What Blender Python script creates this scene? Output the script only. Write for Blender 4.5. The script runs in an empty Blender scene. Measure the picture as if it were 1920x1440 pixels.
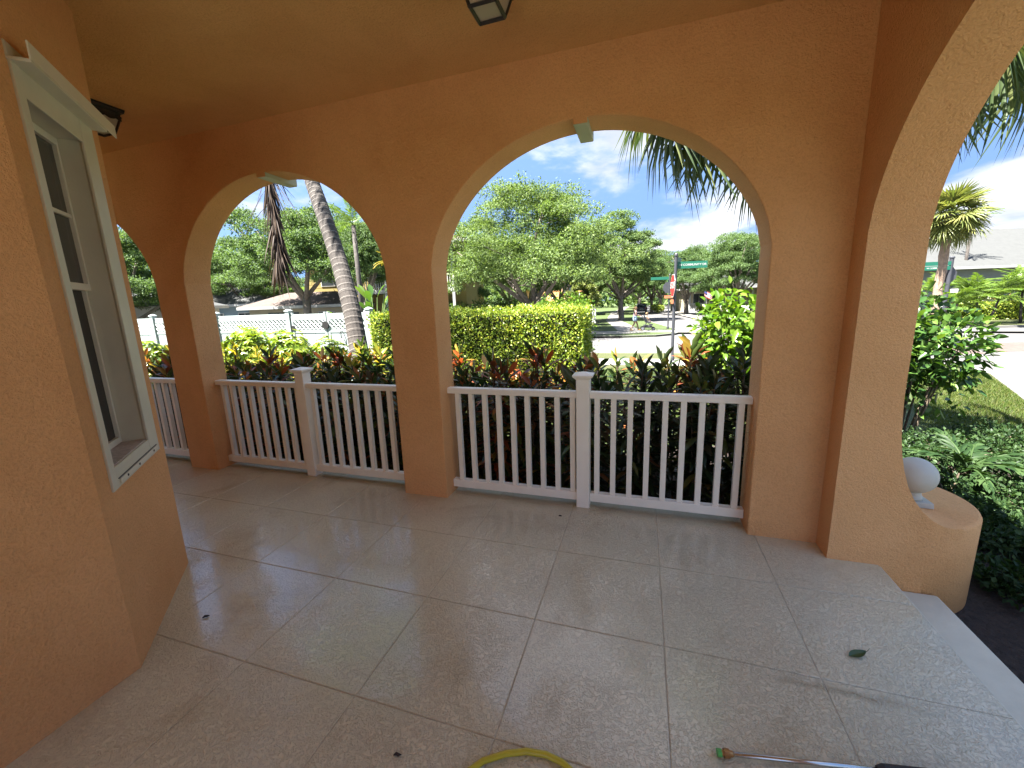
import bpy, bmesh, math, random
import numpy as np
from mathutils import Vector, Matrix
PI = math.pi
SC = bpy.context.scene
COL = SC.collection
rng = np.random.default_rng(7)
random.seed(7)

# ------------------------------------------------------------------ camera
H_CAM = 1.6
yaw, pitch, roll = math.radians(17.968), math.radians(-11.163), math.radians(-2.044)
fwd = Vector((-math.sin(yaw)*math.cos(pitch), math.cos(yaw)*math.cos(pitch), math.sin(pitch)))
r0 = Vector((math.cos(yaw), math.sin(yaw), 0)); u0 = r0.cross(fwd)
rr = math.cos(roll)*r0 + math.sin(roll)*u0
uu = -math.sin(roll)*r0 + math.cos(roll)*u0
cam_d = bpy.data.cameras.new('camera'); cam = bpy.data.objects.new('camera', cam_d); COL.objects.link(cam)
cam.matrix_world = Matrix(((rr.x, uu.x, -fwd.x, 0), (rr.y, uu.y, -fwd.y, 0), (rr.z, uu.z, -fwd.z, H_CAM), (0, 0, 0, 1)))
cam_d.sensor_fit = 'HORIZONTAL'; cam_d.sensor_width = 36; cam_d.lens = 14.286
cam_d.clip_start = 0.05; cam_d.clip_end = 3000
SC.camera = cam

# ------------------------------------------------------------------ sun, sky, exposure
SUN_EL, SUN_AZ = 63.0, 224.0          # azimuth of the sun measured clockwise from +Y
se, sa = math.radians(SUN_EL), math.radians(SUN_AZ)
to_sun = Vector((math.sin(sa)*math.cos(se), math.cos(sa)*math.cos(se), math.sin(se)))
sl = bpy.data.lights.new('sun', 'SUN'); sl.energy = 5.0; sl.angle = math.radians(0.53); sl.color = (1.0, 0.955, 0.88)
so = bpy.data.objects.new('sun', sl); COL.objects.link(so)
so.rotation_euler = to_sun.to_track_quat('Z', 'Y').to_euler(); so.location = (0, 0, 30)

world = bpy.data.worlds.new('World'); SC.world = world; world.use_nodes = True
wn, wl = world.node_tree.nodes, world.node_tree.links
wn.clear()
out = wn.new('ShaderNodeOutputWorld'); bg = wn.new('ShaderNodeBackground'); bg.inputs['Strength'].default_value = 0.05
sky = wn.new('ShaderNodeTexSky'); sky.sky_type = 'NISHITA'; sky.sun_disc = False
sky.sun_elevation = se; sky.sun_rotation = sa; sky.air_density = 1.0; sky.dust_density = 0.1; sky.ozone_density = 2.5
tc = wn.new('ShaderNodeTexCoord'); sep = wn.new('ShaderNodeSeparateXYZ'); wl.new(tc.outputs['Generated'], sep.inputs[0])
zz = wn.new('ShaderNodeMath'); zz.operation = 'MAXIMUM'; zz.inputs[1].default_value = 0.0; wl.new(sep.outputs['Z'], zz.inputs[0])
za = wn.new('ShaderNodeMath'); za.operation = 'ADD'; za.inputs[1].default_value = 0.22; wl.new(zz.outputs[0], za.inputs[0])
dx = wn.new('ShaderNodeMath'); dx.operation = 'DIVIDE'; wl.new(sep.outputs['X'], dx.inputs[0]); wl.new(za.outputs[0], dx.inputs[1])
dy = wn.new('ShaderNodeMath'); dy.operation = 'DIVIDE'; wl.new(sep.outputs['Y'], dy.inputs[0]); wl.new(za.outputs[0], dy.inputs[1])
cmb = wn.new('ShaderNodeCombineXYZ'); wl.new(dx.outputs[0], cmb.inputs[0]); wl.new(dy.outputs[0], cmb.inputs[1]); cmb.inputs[2].default_value = 8.3
cn = wn.new('ShaderNodeTexNoise'); cn.inputs['Scale'].default_value = 1.15; cn.inputs['Detail'].default_value = 9; cn.inputs['Roughness'].default_value = 0.56; cn.inputs['Distortion'].default_value = 0.25
wl.new(cmb.outputs[0], cn.inputs['Vector'])
cr = wn.new('ShaderNodeValToRGB'); cr.color_ramp.elements[0].position = 0.465; cr.color_ramp.elements[1].position = 0.585
cr.color_ramp.interpolation = 'EASE'
wl.new(cn.outputs['Fac'], cr.inputs['Fac'])
cmul = wn.new('ShaderNodeMath'); cmul.operation = 'MULTIPLY'; cmul.inputs[1].default_value = 0.92; wl.new(cr.outputs['Color'], cmul.inputs[0])
# the clear part of the sky is looked up a little above the true height, so it stays blue down to the trees
lift = wn.new('ShaderNodeVectorMath'); lift.operation = 'ADD'; lift.inputs[1].default_value = (0, 0, 0.75); wl.new(tc.outputs['Generated'], lift.inputs[0])
nrmz = wn.new('ShaderNodeVectorMath'); nrmz.operation = 'NORMALIZE'; wl.new(lift.outputs[0], nrmz.inputs[0]); wl.new(nrmz.outputs[0], sky.inputs['Vector'])
cn2 = wn.new('ShaderNodeTexNoise'); cn2.inputs['Scale'].default_value = 2.6; cn2.inputs['Detail'].default_value = 6; wl.new(cmb.outputs[0], cn2.inputs['Vector'])
cr2 = wn.new('ShaderNodeValToRGB'); cr2.color_ramp.elements[0].position = 0.35; cr2.color_ramp.elements[0].color = (2.0, 2.15, 2.5, 1); cr2.color_ramp.elements[1].position = 0.62; cr2.color_ramp.elements[1].color = (3.3, 3.35, 3.5, 1); wl.new(cn2.outputs['Fac'], cr2.inputs['Fac'])
mixc = wn.new('ShaderNodeMix'); mixc.data_type = 'RGBA'
wl.new(cmul.outputs[0], mixc.inputs['Factor']); wl.new(sky.outputs['Color'], mixc.inputs['A']); wl.new(cr2.outputs['Color'], mixc.inputs['B'])
wl.new(mixc.outputs['Result'], bg.inputs['Color']); wl.new(bg.outputs[0], out.inputs['Surface'])

SC.view_settings.view_transform = 'Standard'; SC.view_settings.look = 'None'; SC.view_settings.gamma = 1.0
SC.view_settings.use_curve_mapping = False
SC.view_settings.exposure = 3.1
SC.render.engine = 'CYCLES'
try:
    SC.cycles.max_bounces = 12; SC.cycles.diffuse_bounces = 8; SC.cycles.glossy_bounces = 3
    SC.cycles.transmission_bounces = 6; SC.cycles.transparent_max_bounces = 8
except Exception:
    pass

# ------------------------------------------------------------------ materials
def nt(name):
    m = bpy.data.materials.new(name); m.use_nodes = True
    n, l = m.node_tree.nodes, m.node_tree.links
    return m, n, l, n['Principled BSDF']
def noise(n, l, vec, scale, detail=4, rough=0.55, dist=0.0):
    t = n.new('ShaderNodeTexNoise'); t.inputs['Scale'].default_value = scale; t.inputs['Detail'].default_value = detail
    t.inputs['Roughness'].default_value = rough; t.inputs['Distortion'].default_value = dist
    l.new(vec, t.inputs['Vector']); return t
def ramp(n, l, fac, stops):
    r = n.new('ShaderNodeValToRGB'); e = r.color_ramp.elements
    while len(e) < len(stops): e.new(0.5)
    for k, (p, c) in enumerate(stops):
        e[k].position = p; e[k].color = (*c, 1) if len(c) == 3 else c
    l.new(fac, r.inputs['Fac']); return r
def posvec(n, l):
    g = n.new('ShaderNodeNewGeometry'); return g.outputs['Position']
def mat(name, col, rough=0.6, var=0.12, vscale=3.0, bump=0.0, bscale=60.0, metal=0.0, spec=0.5, bdist=0.004, local=False):
    """plain painted or mineral surface: slightly uneven colour, fine relief"""
    m, n, l, b = nt(name)
    if local:
        v = n.new('ShaderNodeTexCoord').outputs['Object']
    else:
        v = posvec(n, l)
    t = noise(n, l, v, vscale, 5)
    c = np.array(col)
    r = ramp(n, l, t.outputs['Fac'], [(0.3, tuple(c*(1-var))), (0.7, tuple(np.minimum(c*(1+var), 1)))])
    l.new(r.outputs['Color'], b.inputs['Base Color'])
    b.inputs['Roughness'].default_value = rough; b.inputs['Metallic'].default_value = metal
    b.inputs['Specular IOR Level'].default_value = spec
    if bump:
        t2 = noise(n, l, v, bscale, 4, 0.6)
        bp = n.new('ShaderNodeBump'); bp.inputs['Strength'].default_value = bump; bp.inputs['Distance'].default_value = bdist
        l.new(t2.outputs['Fac'], bp.inputs['Height']); l.new(bp.outputs[0], b.inputs['Normal'])
    return m
def leafmat(name, stops, rough=0.42, trans=0.35, tcol=(1.25, 1.3, 0.6), spec=0.4):
    """leaf: colour differs leaf by leaf, some light passes through"""
    m, n, l, b = nt(name)
    g = n.new('ShaderNodeNewGeometry')
    r = ramp(n, l, g.outputs['Random Per Island'], stops)
    l.new(r.outputs['Color'], b.inputs['Base Color']); b.inputs['Roughness'].default_value = rough
    b.inputs['Specular IOR Level'].default_value = spec
    tr = n.new('ShaderNodeBsdfTranslucent')
    mu = n.new('ShaderNodeMix'); mu.data_type = 'RGBA'; mu.blend_type = 'MULTIPLY'; mu.inputs['Factor'].default_value = 1.0
    l.new(r.outputs['Color'], mu.inputs['A']); mu.inputs['B'].default_value = (*tcol, 1)
    l.new(mu.outputs['Result'], tr.inputs['Color'])
    mx = n.new('ShaderNodeMixShader'); mx.inputs['Fac'].default_value = trans
    l.new(b.outputs[0], mx.inputs[1]); l.new(tr.outputs[0], mx.inputs[2])
    l.new(mx.outputs[0], n['Material Output'].inputs['Surface'])
    return m

def stucco(name, col):
    m, n, l, b = nt(name)
    v = posvec(n, l)
    big = noise(n, l, v, 1.3, 6, 0.62, 0.4); fine = noise(n, l, v, 105, 5, 0.65); mid = noise(n, l, v, 30, 4, 0.6, 0.8)
    c = np.array(col)
    r = ramp(n, l, big.outputs['Fac'], [(0.28, tuple(c*np.array([0.88, 0.85, 0.82]))), (0.72, tuple(c*np.array([1.06, 1.10, 1.18])))])
    sp = ramp(n, l, fine.outputs['Fac'], [(0.25, (0.80, 0.78, 0.76)), (0.55, (1, 1, 1))])
    mu = n.new('ShaderNodeMix'); mu.data_type = 'RGBA'; mu.blend_type = 'MULTIPLY'; mu.inputs['Factor'].default_value = 0.8
    l.new(r.outputs['Color'], mu.inputs['A']); l.new(sp.outputs['Color'], mu.inputs['B'])
    l.new(mu.outputs['Result'], b.inputs['Base Color'])
    b.inputs['Roughness'].default_value = 0.82; b.inputs['Specular IOR Level'].default_value = 0.25
    ad = n.new('ShaderNodeMath'); ad.operation = 'ADD'; l.new(fine.outputs['Fac'], ad.inputs[0]); l.new(mid.outputs['Fac'], ad.inputs[1])
    bp = n.new('ShaderNodeBump'); bp.inputs['Strength'].default_value = 0.9; bp.inputs['Distance'].default_value = 0.011
    l.new(ad.outputs[0], bp.inputs['Height']); l.new(bp.outputs[0], b.inputs['Normal'])
    return m
M = {}
M['stucco'] = stucco('orange_stucco', (0.80, 0.42, 0.175))
M['stucco_ceiling'] = stucco('orange_stucco_ceiling', (0.78, 0.44, 0.16))
M['stucco_pink'] = stucco('peach_stucco', (0.66, 0.40, 0.27))

def wet_floor():
    m, n, l, b = nt('wet_textured_concrete')
    v = posvec(n, l)
    tex = noise(n, l, v, 78, 4, 0.55, 1.3); big = noise(n, l, v, 1.1, 4, 0.5, 0.3); med = noise(n, l, v, 9, 5, 0.6)
    st = noise(n, l, v, 2.3, 7, 0.66, 0.7); fine = noise(n, l, v, 210, 3, 0.6)
    base = ramp(n, l, big.outputs['Fac'], [(0.32, (0.60, 0.54, 0.37)), (0.5, (0.68, 0.625, 0.44)), (0.68, (0.73, 0.68, 0.49))])
    sp = ramp(n, l, tex.outputs['Fac'], [(0.36, (0.72, 0.70, 0.67)), (0.50, (1, 1, 1))])
    mu = n.new('ShaderNodeMix'); mu.data_type = 'RGBA'; mu.blend_type = 'MULTIPLY'; mu.inputs['Factor'].default_value = 0.38
    l.new(base.outputs['Color'], mu.inputs['A']); l.new(sp.outputs['Color'], mu.inputs['B'])
    dirt = ramp(n, l, st.outputs['Fac'], [(0.54, (1, 1, 1)), (0.70, (0.68, 0.60, 0.50))])
    mu2 = n.new('ShaderNodeMix'); mu2.data_type = 'RGBA'; mu2.blend_type = 'MULTIPLY'; mu2.inputs['Factor'].default_value = 0.55
    l.new(mu.outputs['Result'], mu2.inputs['A']); l.new(dirt.outputs['Color'], mu2.inputs['B'])
    # one dark muddy smear beside a joint, about half a metre long
    sx = n.new('ShaderNodeSeparateXYZ'); l.new(v, sx.inputs[0])
    def mth(op, a, c=None, clamp=False):
        k = n.new('ShaderNodeMath'); k.operation = op; k.use_clamp = clamp
        for i_, q in enumerate((a, c)):
            if q is None: continue
            if isinstance(q, (int, float)): k.inputs[i_].default_value = q
            else: l.new(q, k.inputs[i_])
        return k.outputs[0]
    yy = mth('ADD', sx.outputs['Y'], mth('MULTIPLY', mth('SUBTRACT', med.outputs['Fac'], 0.5), 0.10))
    across = mth('SUBTRACT', 1.0, mth('DIVIDE', mth('ABSOLUTE', mth('SUBTRACT', yy, 1.705)), 0.030), True)
    along = mth('MULTIPLY', mth('DIVIDE', mth('SUBTRACT', sx.outputs['X'], 0.52), 0.20, True), mth('DIVIDE', mth('SUBTRACT', 1.18, sx.outputs['X']), 0.25, True), True)
    smear = mth('MULTIPLY', mth('MULTIPLY', across, along), mth('MULTIPLY', mth('SUBTRACT', tex.outputs['Fac'], 0.30), 2.6, True), True)
    mu3 = n.new('ShaderNodeMix'); mu3.data_type = 'RGBA'; mu3.blend_type = 'MULTIPLY'; l.new(smear, mu3.inputs['Factor'])
    l.new(mu2.outputs['Result'], mu3.inputs['A']); mu3.inputs['B'].default_value = (0.34, 0.30, 0.25, 1)
    l.new(mu3.outputs['Result'], b.inputs['Base Color'])
    wet = noise(n, l, v, 1.5, 5, 0.55, 0.6)
    b.inputs['Roughness'].default_value = 0.55
    b.inputs['Specular IOR Level'].default_value = 0.4
    # film of water: thick in pools, thin on the ribs of the texture
    cw = ramp(n, l, wet.outputs['Fac'], [(0.46, (1,)*3), (0.72, (0.6,)*3)]); l.new(cw.outputs['Color'], b.inputs['Coat Weight'])
    cr_ = ramp(n, l, wet.outputs['Fac'], [(0.42, (0.05,)*3), (0.64, (0.13,)*3)]); l.new(cr_.outputs['Color'], b.inputs['Coat Roughness'])
    b.inputs['Coat IOR'].default_value = 1.6
    tr_ = ramp(n, l, tex.outputs['Fac'], [(0.36, (0,)*3), (0.54, (1,)*3)])
    h2 = n.new('ShaderNodeMath'); h2.operation = 'ADD'; l.new(tr_.outputs['Color'], h2.inputs[0]); l.new(med.outputs['Fac'], h2.inputs[1])
    bp = n.new('ShaderNodeBump'); bp.inputs['Distance'].default_value = 0.005; bp.inputs['Strength'].default_value = 0.8
    l.new(h2.outputs[0], bp.inputs['Height']); l.new(bp.outputs[0], b.inputs['Normal'])
    bs = ramp(n, l, wet.outputs['Fac'], [(0.47, (0.045,)*3), (0.58, (0.16,)*3), (0.70, (0.45,)*3)])
    bc = n.new('ShaderNodeBump'); bc.inputs['Distance'].default_value = 0.004; l.new(bs.outputs['Color'], bc.inputs['Strength'])
    l.new(h2.outputs[0], bc.inputs['Height']); l.new(bc.outputs[0], b.inputs['Coat Normal'])
    return m
M['floor'] = wet_floor()
M['grout'] = mat('joint_concrete', (0.50, 0.45, 0.34), 0.5, 0.15, 6, 0.3, 80)
M['step'] = mat('step_concrete', (0.56, 0.53, 0.42), 0.5, 0.12, 4, 0.5, 60)
M['white_vinyl'] = mat('white_railing_paint', (0.88, 0.81, 0.68), 0.35, 0.04, 5, 0.05, 40)
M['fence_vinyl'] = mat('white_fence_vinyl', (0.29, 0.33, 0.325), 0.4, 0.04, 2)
M['sage'] = mat('sage_paint', (0.40, 0.41, 0.29), 0.6, 0.06, 6, 0.3, 90)
M['win_trim'] = mat('window_trim_paint', (0.62, 0.60, 0.48), 0.5, 0.05, 6, 0.12, 90)
M['win_sash'] = mat('window_sash_vinyl', (0.70, 0.67, 0.55), 0.4, 0.04, 6)
M['sill'] = mat('sill_mosaic', (0.46, 0.40, 0.36), 0.45, 0.25, 60, 0.2, 120)
M['black_metal'] = mat('black_lantern_metal', (0.018, 0.016, 0.015), 0.42, 0.2, 10)
M['steel'] = mat('steel_lance', (0.55, 0.54, 0.52), 0.25, 0.08, 30, metal=1.0)
M['brass'] = mat('brass_coupler', (0.42, 0.24, 0.10), 0.38, 0.15, 60, metal=0.9)
M['green_plastic'] = mat('green_nozzle', (0.10, 0.42, 0.09), 0.4, 0.05)
M['black_rubber'] = mat('black_grip', (0.02, 0.02, 0.02), 0.6, 0.1, 30, 0.2, 300)
M['hose'] = mat('yellow_hose', (0.52, 0.44, 0.03), 0.42, 0.08, 20)
M['dirt'] = mat('dark_litter', (0.03, 0.022, 0.018), 0.8, 0.3, 60)
M['mulch'] = mat('dark_mulch', (0.030, 0.019, 0.014), 0.9, 0.45, 26, 1.0, 45, bdist=0.03)
M['stone_ball'] = mat('cast_stone_white', (0.48, 0.455, 0.39), 0.6, 0.05, 7, 0.25, 70)
M['screw'] = mat('dark_screw', (0.06, 0.055, 0.05), 0.4, 0.1, 50, metal=0.6)
m, n, l, b = nt('frosted_lantern_glass'); b.inputs['Base Color'].default_value = (0.55, 0.47, 0.36, 1); b.inputs['Roughness'].default_value = 0.35; b.inputs['Transmission Weight'].default_value = 0.35
M['lantern_glass'] = m
m, n, l, b = nt('window_glass'); b.inputs['Base Color'].default_value = (0.05, 0.05, 0.045, 1); b.inputs['Roughness'].default_value = 0.05; b.inputs['Specular IOR Level'].default_value = 0.6
M['glass'] = m
M['screen'] = mat('dark_insect_screen', (0.035, 0.032, 0.028), 0.55, 0.2, 80)
def grassmat(name, a, b_):
    m, n, l, b = nt(name); v = posvec(n, l)
    t = noise(n, l, v, 1.1, 6, 0.6); f = noise(n, l, v, 38, 4, 0.7)
    r = ramp(n, l, t.outputs['Fac'], [(0.3, a), (0.7, b_)])
    f2 = ramp(n, l, f.outputs['Fac'], [(0.3, (0.55,)*3), (0.65, (1.15,)*3)])
    mu = n.new('ShaderNodeMix'); mu.data_type = 'RGBA'; mu.blend_type = 'MULTIPLY'; mu.inputs['Factor'].default_value = 1
    l.new(r.outputs['Color'], mu.inputs['A']); l.new(f2.outputs['Color'], mu.inputs['B'])
    l.new(mu.outputs['Result'], b.inputs['Base Color']); b.inputs['Roughness'].default_value = 0.85
    bp = n.new('ShaderNodeBump'); bp.inputs['Strength'].default_value = 1.0; bp.inputs['Distance'].default_value = 0.05
    l.new(f.outputs['Fac'], bp.inputs['Height']); l.new(bp.outputs[0], b.inputs['Normal'])
    return m
M['lawn'] = grassmat('lawn_grass', (0.035, 0.062, 0.010), (0.060, 0.085, 0.017))
M['verge'] = grassmat('dry_verge_grass', (0.045, 0.062, 0.012), (0.075, 0.080, 0.022))
M['road'] = mat('pale_road', (0.085, 0.082, 0.082), 0.85, 0.12, 0.35, 0.5, 30)
M['walk'] = mat('pale_concrete', (0.17, 0.163, 0.15), 0.85, 0.10, 0.8, 0.4, 30)
M['kerb'] = mat('kerb_concrete', (0.13, 0.127, 0.12), 0.85, 0.1, 2)
M['paver'] = mat('brick_pavers', (0.080, 0.055, 0.047), 0.85, 0.25, 5, 0.5, 18)
M['road_paint'] = mat('road_paint', (0.20, 0.20, 0.195), 0.7, 0.15, 3)
M['bark'] = mat('oak_bark', (0.155, 0.13, 0.108), 0.9, 0.35, 4, 1.0, 16, bdist=0.05)
M['stem'] = mat('woody_stem', (0.10, 0.075, 0.05), 0.85, 0.3, 14)
M['petiole'] = mat('palm_petiole', (0.10, 0.15, 0.035), 0.5, 0.2, 8)
M['oak'] = leafmat('oak_leaves', [(0.0, (0.053, 0.089, 0.026)), (0.5, (0.095, 0.145, 0.045)), (0.85, (0.138, 0.197, 0.059)), (1.0, (0.184, 0.230, 0.092))], 0.62, 0.38, spec=0.22)
M['oak2'] = leafmat('oak_leaves_cooler', [(0.0, (0.045, 0.083, 0.030)), (0.5, (0.077, 0.131, 0.045)), (1.0, (0.131, 0.188, 0.075))], 0.62, 0.38, spec=0.22)
M['oak_far'] = leafmat('far_tree_leaves', [(0.0, (0.054, 0.096, 0.036)), (0.5, (0.094, 0.150, 0.050)), (1.0, (0.150, 0.198, 0.072))], 0.62, 0.38, spec=0.22)
M['pale_tree'] = leafmat('pale_green_leaves', [(0.0, (0.10, 0.14, 0.035)), (1.0, (0.20, 0.22, 0.07))], 0.5, 0.4)
M['hedge'] = leafmat('clipped_hedge_leaves', [(0.0, (0.097, 0.166, 0.028)), (0.45, (0.185, 0.263, 0.038)), (0.8, (0.292, 0.350, 0.050)), (1.0, (0.467, 0.467, 0.097))], 0.35, 0.35, (1.3, 1.25, 0.5))
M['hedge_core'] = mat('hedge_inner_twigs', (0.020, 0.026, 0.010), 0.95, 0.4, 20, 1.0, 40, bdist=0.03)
M['schef'] = leafmat('bright_schefflera_leaves', [(0.0, (0.064, 0.115, 0.010)), (0.5, (0.128, 0.196, 0.015)), (1.0, (0.238, 0.272, 0.034))], 0.3, 0.4, (1.3, 1.3, 0.4))
M['cro_dark'] = leafmat('croton_dark_leaves', [(0.0, (0.018, 0.036, 0.013)), (0.42, (0.038, 0.071, 0.018)), (0.62, (0.071, 0.038, 0.023)), (0.80, (0.115, 0.140, 0.025)), (0.93, (0.319, 0.089, 0.038)), (1.0, (0.459, 0.319, 0.038))], 0.3, 0.22, (1.3, 1.2, 0.6))
M['cro_orange'] = leafmat('croton_orange_leaves', [(0.0, (0.021, 0.040, 0.012)), (0.35, (0.052, 0.080, 0.017)), (0.5, (0.113, 0.033, 0.017)), (0.7, (0.376, 0.084, 0.028)), (0.86, (0.433, 0.178, 0.037)), (1.0, (0.113, 0.150, 0.019))], 0.3, 0.28, (1.3, 1.1, 0.6))
M['cro_yellow'] = leafmat('croton_yellow_leaves', [(0.0, (0.035, 0.075, 0.014)), (0.4, (0.075, 0.125, 0.018)), (0.75, (0.260, 0.250, 0.030)), (1.0, (0.420, 0.300, 0.040))], 0.3, 0.3, (1.25, 1.2, 0.5))
M['cro_purple'] = leafmat('croton_bronze_leaves', [(0.0, (0.020, 0.034, 0.012)), (0.55, (0.042, 0.062, 0.020)), (0.78, (0.060, 0.044, 0.024)), (0.92, (0.10, 0.13, 0.025)), (1.0, (0.24, 0.09, 0.04))], 0.3, 0.25, (1.3, 1.2, 0.6))
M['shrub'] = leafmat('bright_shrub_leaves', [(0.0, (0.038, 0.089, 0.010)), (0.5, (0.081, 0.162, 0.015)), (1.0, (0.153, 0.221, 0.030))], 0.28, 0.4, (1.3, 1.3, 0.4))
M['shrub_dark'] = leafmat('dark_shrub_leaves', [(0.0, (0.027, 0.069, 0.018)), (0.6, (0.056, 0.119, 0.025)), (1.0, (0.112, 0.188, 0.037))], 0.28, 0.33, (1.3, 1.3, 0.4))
M['ground_leaf'] = leafmat('low_hedge_leaves', [(0.0, (0.013, 0.032, 0.010)), (0.6, (0.026, 0.054, 0.016)), (1.0, (0.050, 0.086, 0.029))], 0.5, 0.3, spec=0.2)  # leaf colour darkened to stand in for shade over the bed
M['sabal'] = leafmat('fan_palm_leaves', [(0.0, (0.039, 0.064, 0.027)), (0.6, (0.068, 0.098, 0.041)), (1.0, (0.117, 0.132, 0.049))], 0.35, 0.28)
M['sabal_pale'] = leafmat('pale_fan_palm_leaves', [(0.0, (0.092, 0.121, 0.035)), (1.0, (0.223, 0.223, 0.072))], 0.4, 0.3)  # paler leaf tones for the fan palm across the road
M['pinnate'] = leafmat('feather_palm_leaves', [(0.0, (0.06, 0.12, 0.02)), (1.0, (0.14, 0.20, 0.035))], 0.35, 0.35)
M['pinnate_yellow'] = leafmat('yellow_palm_leaves', [(0.0, (0.210, 0.168, 0.021)), (1.0, (0.322, 0.266, 0.042))], 0.4, 0.35)
M['dead'] = leafmat('dead_frond_leaves', [(0.0, (0.030, 0.019, 0.013)), (0.6, (0.066, 0.043, 0.029)), (1.0, (0.132, 0.090, 0.060))], 0.7, 0.15, (1.0, 0.9, 0.8))
M['fallen'] = leafmat('fallen_leaf_green', [(0.0, (0.035, 0.075, 0.02)), (1.0, (0.05, 0.095, 0.03))], 0.3, 0.1)

def palmtrunkmat():
    m, n, l, b = nt('ringed_palm_trunk'); v = n.new('ShaderNodeTexCoord').outputs['Object']
    t = noise(n, l, v, 7, 5, 0.6); f = noise(n, l, v, 45, 4, 0.65)
    r = ramp(n, l, t.outputs['Fac'], [(0.3, (0.032, 0.027, 0.024)), (0.55, (0.058, 0.049, 0.043)), (0.75, (0.090, 0.080, 0.072))])  # shade put into the colour: darkened because sun strikes the leaning trunk
    f2 = ramp(n, l, f.outputs['Fac'], [(0.3, (0.7,)*3), (0.6, (1.05,)*3)])
    mu = n.new('ShaderNodeMix'); mu.data_type = 'RGBA'; mu.blend_type = 'MULTIPLY'; mu.inputs['Factor'].default_value = 1
    l.new(r.outputs['Color'], mu.inputs['A']); l.new(f2.outputs['Color'], mu.inputs['B'])
    l.new(mu.outputs['Result'], b.inputs['Base Color']); b.inputs['Roughness'].default_value = 0.9
    bp = n.new('ShaderNodeBump'); bp.inputs['Strength'].default_value = 0.6; bp.inputs['Distance'].default_value = 0.01
    l.new(f.outputs['Fac'], bp.inputs['Height']); l.new(bp.outputs[0], b.inputs['Normal'])
    return m
M['palm_trunk'] = palmtrunkmat()
M['sabal_trunk'] = mat('fan_palm_trunk', (0.23, 0.165, 0.12), 0.9, 0.3, 9, 0.8, 25, bdist=0.02)
M['ring'] = mat('palm_trunk_scar', (0.22, 0.20, 0.18), 0.9, 0.2, 20)
M['pole'] = mat('dark_sign_post', (0.035, 0.037, 0.045), 0.5, 0.08, 3)
M['sign_green'] = mat('street_sign_green', (0.008, 0.10, 0.062), 0.45, 0.04)
M['sign_white'] = mat('sign_white', (0.42, 0.42, 0.41), 0.5, 0.03)
M['sign_red'] = mat('stop_red', (0.30, 0.022, 0.022), 0.45, 0.05)
M['sign_orange'] = mat('orange_plate', (0.36, 0.12, 0.055), 0.5, 0.05)
M['sign_back'] = mat('dark_sign_back', (0.05, 0.052, 0.06), 0.5, 0.08, 3)
M['yellow_wall'] = mat('yellow_siding', (0.26, 0.20, 0.065), 0.7, 0.05, 1, 0.2, 10)
M['blue_wall'] = mat('pale_blue_siding', (0.13, 0.18, 0.22), 0.7, 0.05, 1)
M['grey_wall'] = mat('pale_grey_wall', (0.15, 0.16, 0.178), 0.7, 0.05, 1)
M['cream_wall'] = mat('cream_wall', (0.32, 0.28, 0.20), 0.7, 0.05, 1)
M['white_trim'] = mat('white_trim', (0.36, 0.36, 0.355), 0.5, 0.03)
M['brown_roof'] = mat('brown_shingles', (0.075, 0.055, 0.046), 0.9, 0.2, 3, 0.5, 14)
M['grey_roof'] = mat('grey_shingles', (0.050, 0.052, 0.051), 0.9, 0.10, 3, 0.5, 14)
M['dark_win'] = mat('dark_window', (0.03, 0.035, 0.04), 0.12, 0.1)
M['car_paint'] = mat('black_car_paint', (0.010, 0.011, 0.014), 0.25, 0.1)
M['tyre'] = mat('tyre_rubber', (0.02, 0.02, 0.02), 0.8, 0.1)
M['chrome'] = mat('wheel_alloy', (0.4, 0.4, 0.42), 0.35, 0.05, metal=0.8)
M['skin'] = mat('skin', (0.24, 0.13, 0.085), 0.55, 0.05)
M['hair'] = mat('fair_brown_hair', (0.26, 0.15, 0.07), 0.6, 0.2, 30)
M['top'] = mat('muted_top', (0.20, 0.15, 0.17), 0.8, 0.1)
M['shorts'] = mat('pale_blue_shorts', (0.20, 0.28, 0.34), 0.8, 0.08)
M['shoe'] = mat('tan_shoe', (0.45, 0.28, 0.10), 0.7, 0.1)
M['flag_red'] = mat('flag_red', (0.50, 0.05, 0.06), 0.8, 0.05)
M['flag_blue'] = mat('flag_blue', (0.04, 0.05, 0.20), 0.8, 0.05)
M['bag'] = mat('dark_fabric', (0.035, 0.035, 0.045), 0.85, 0.1)

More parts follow.
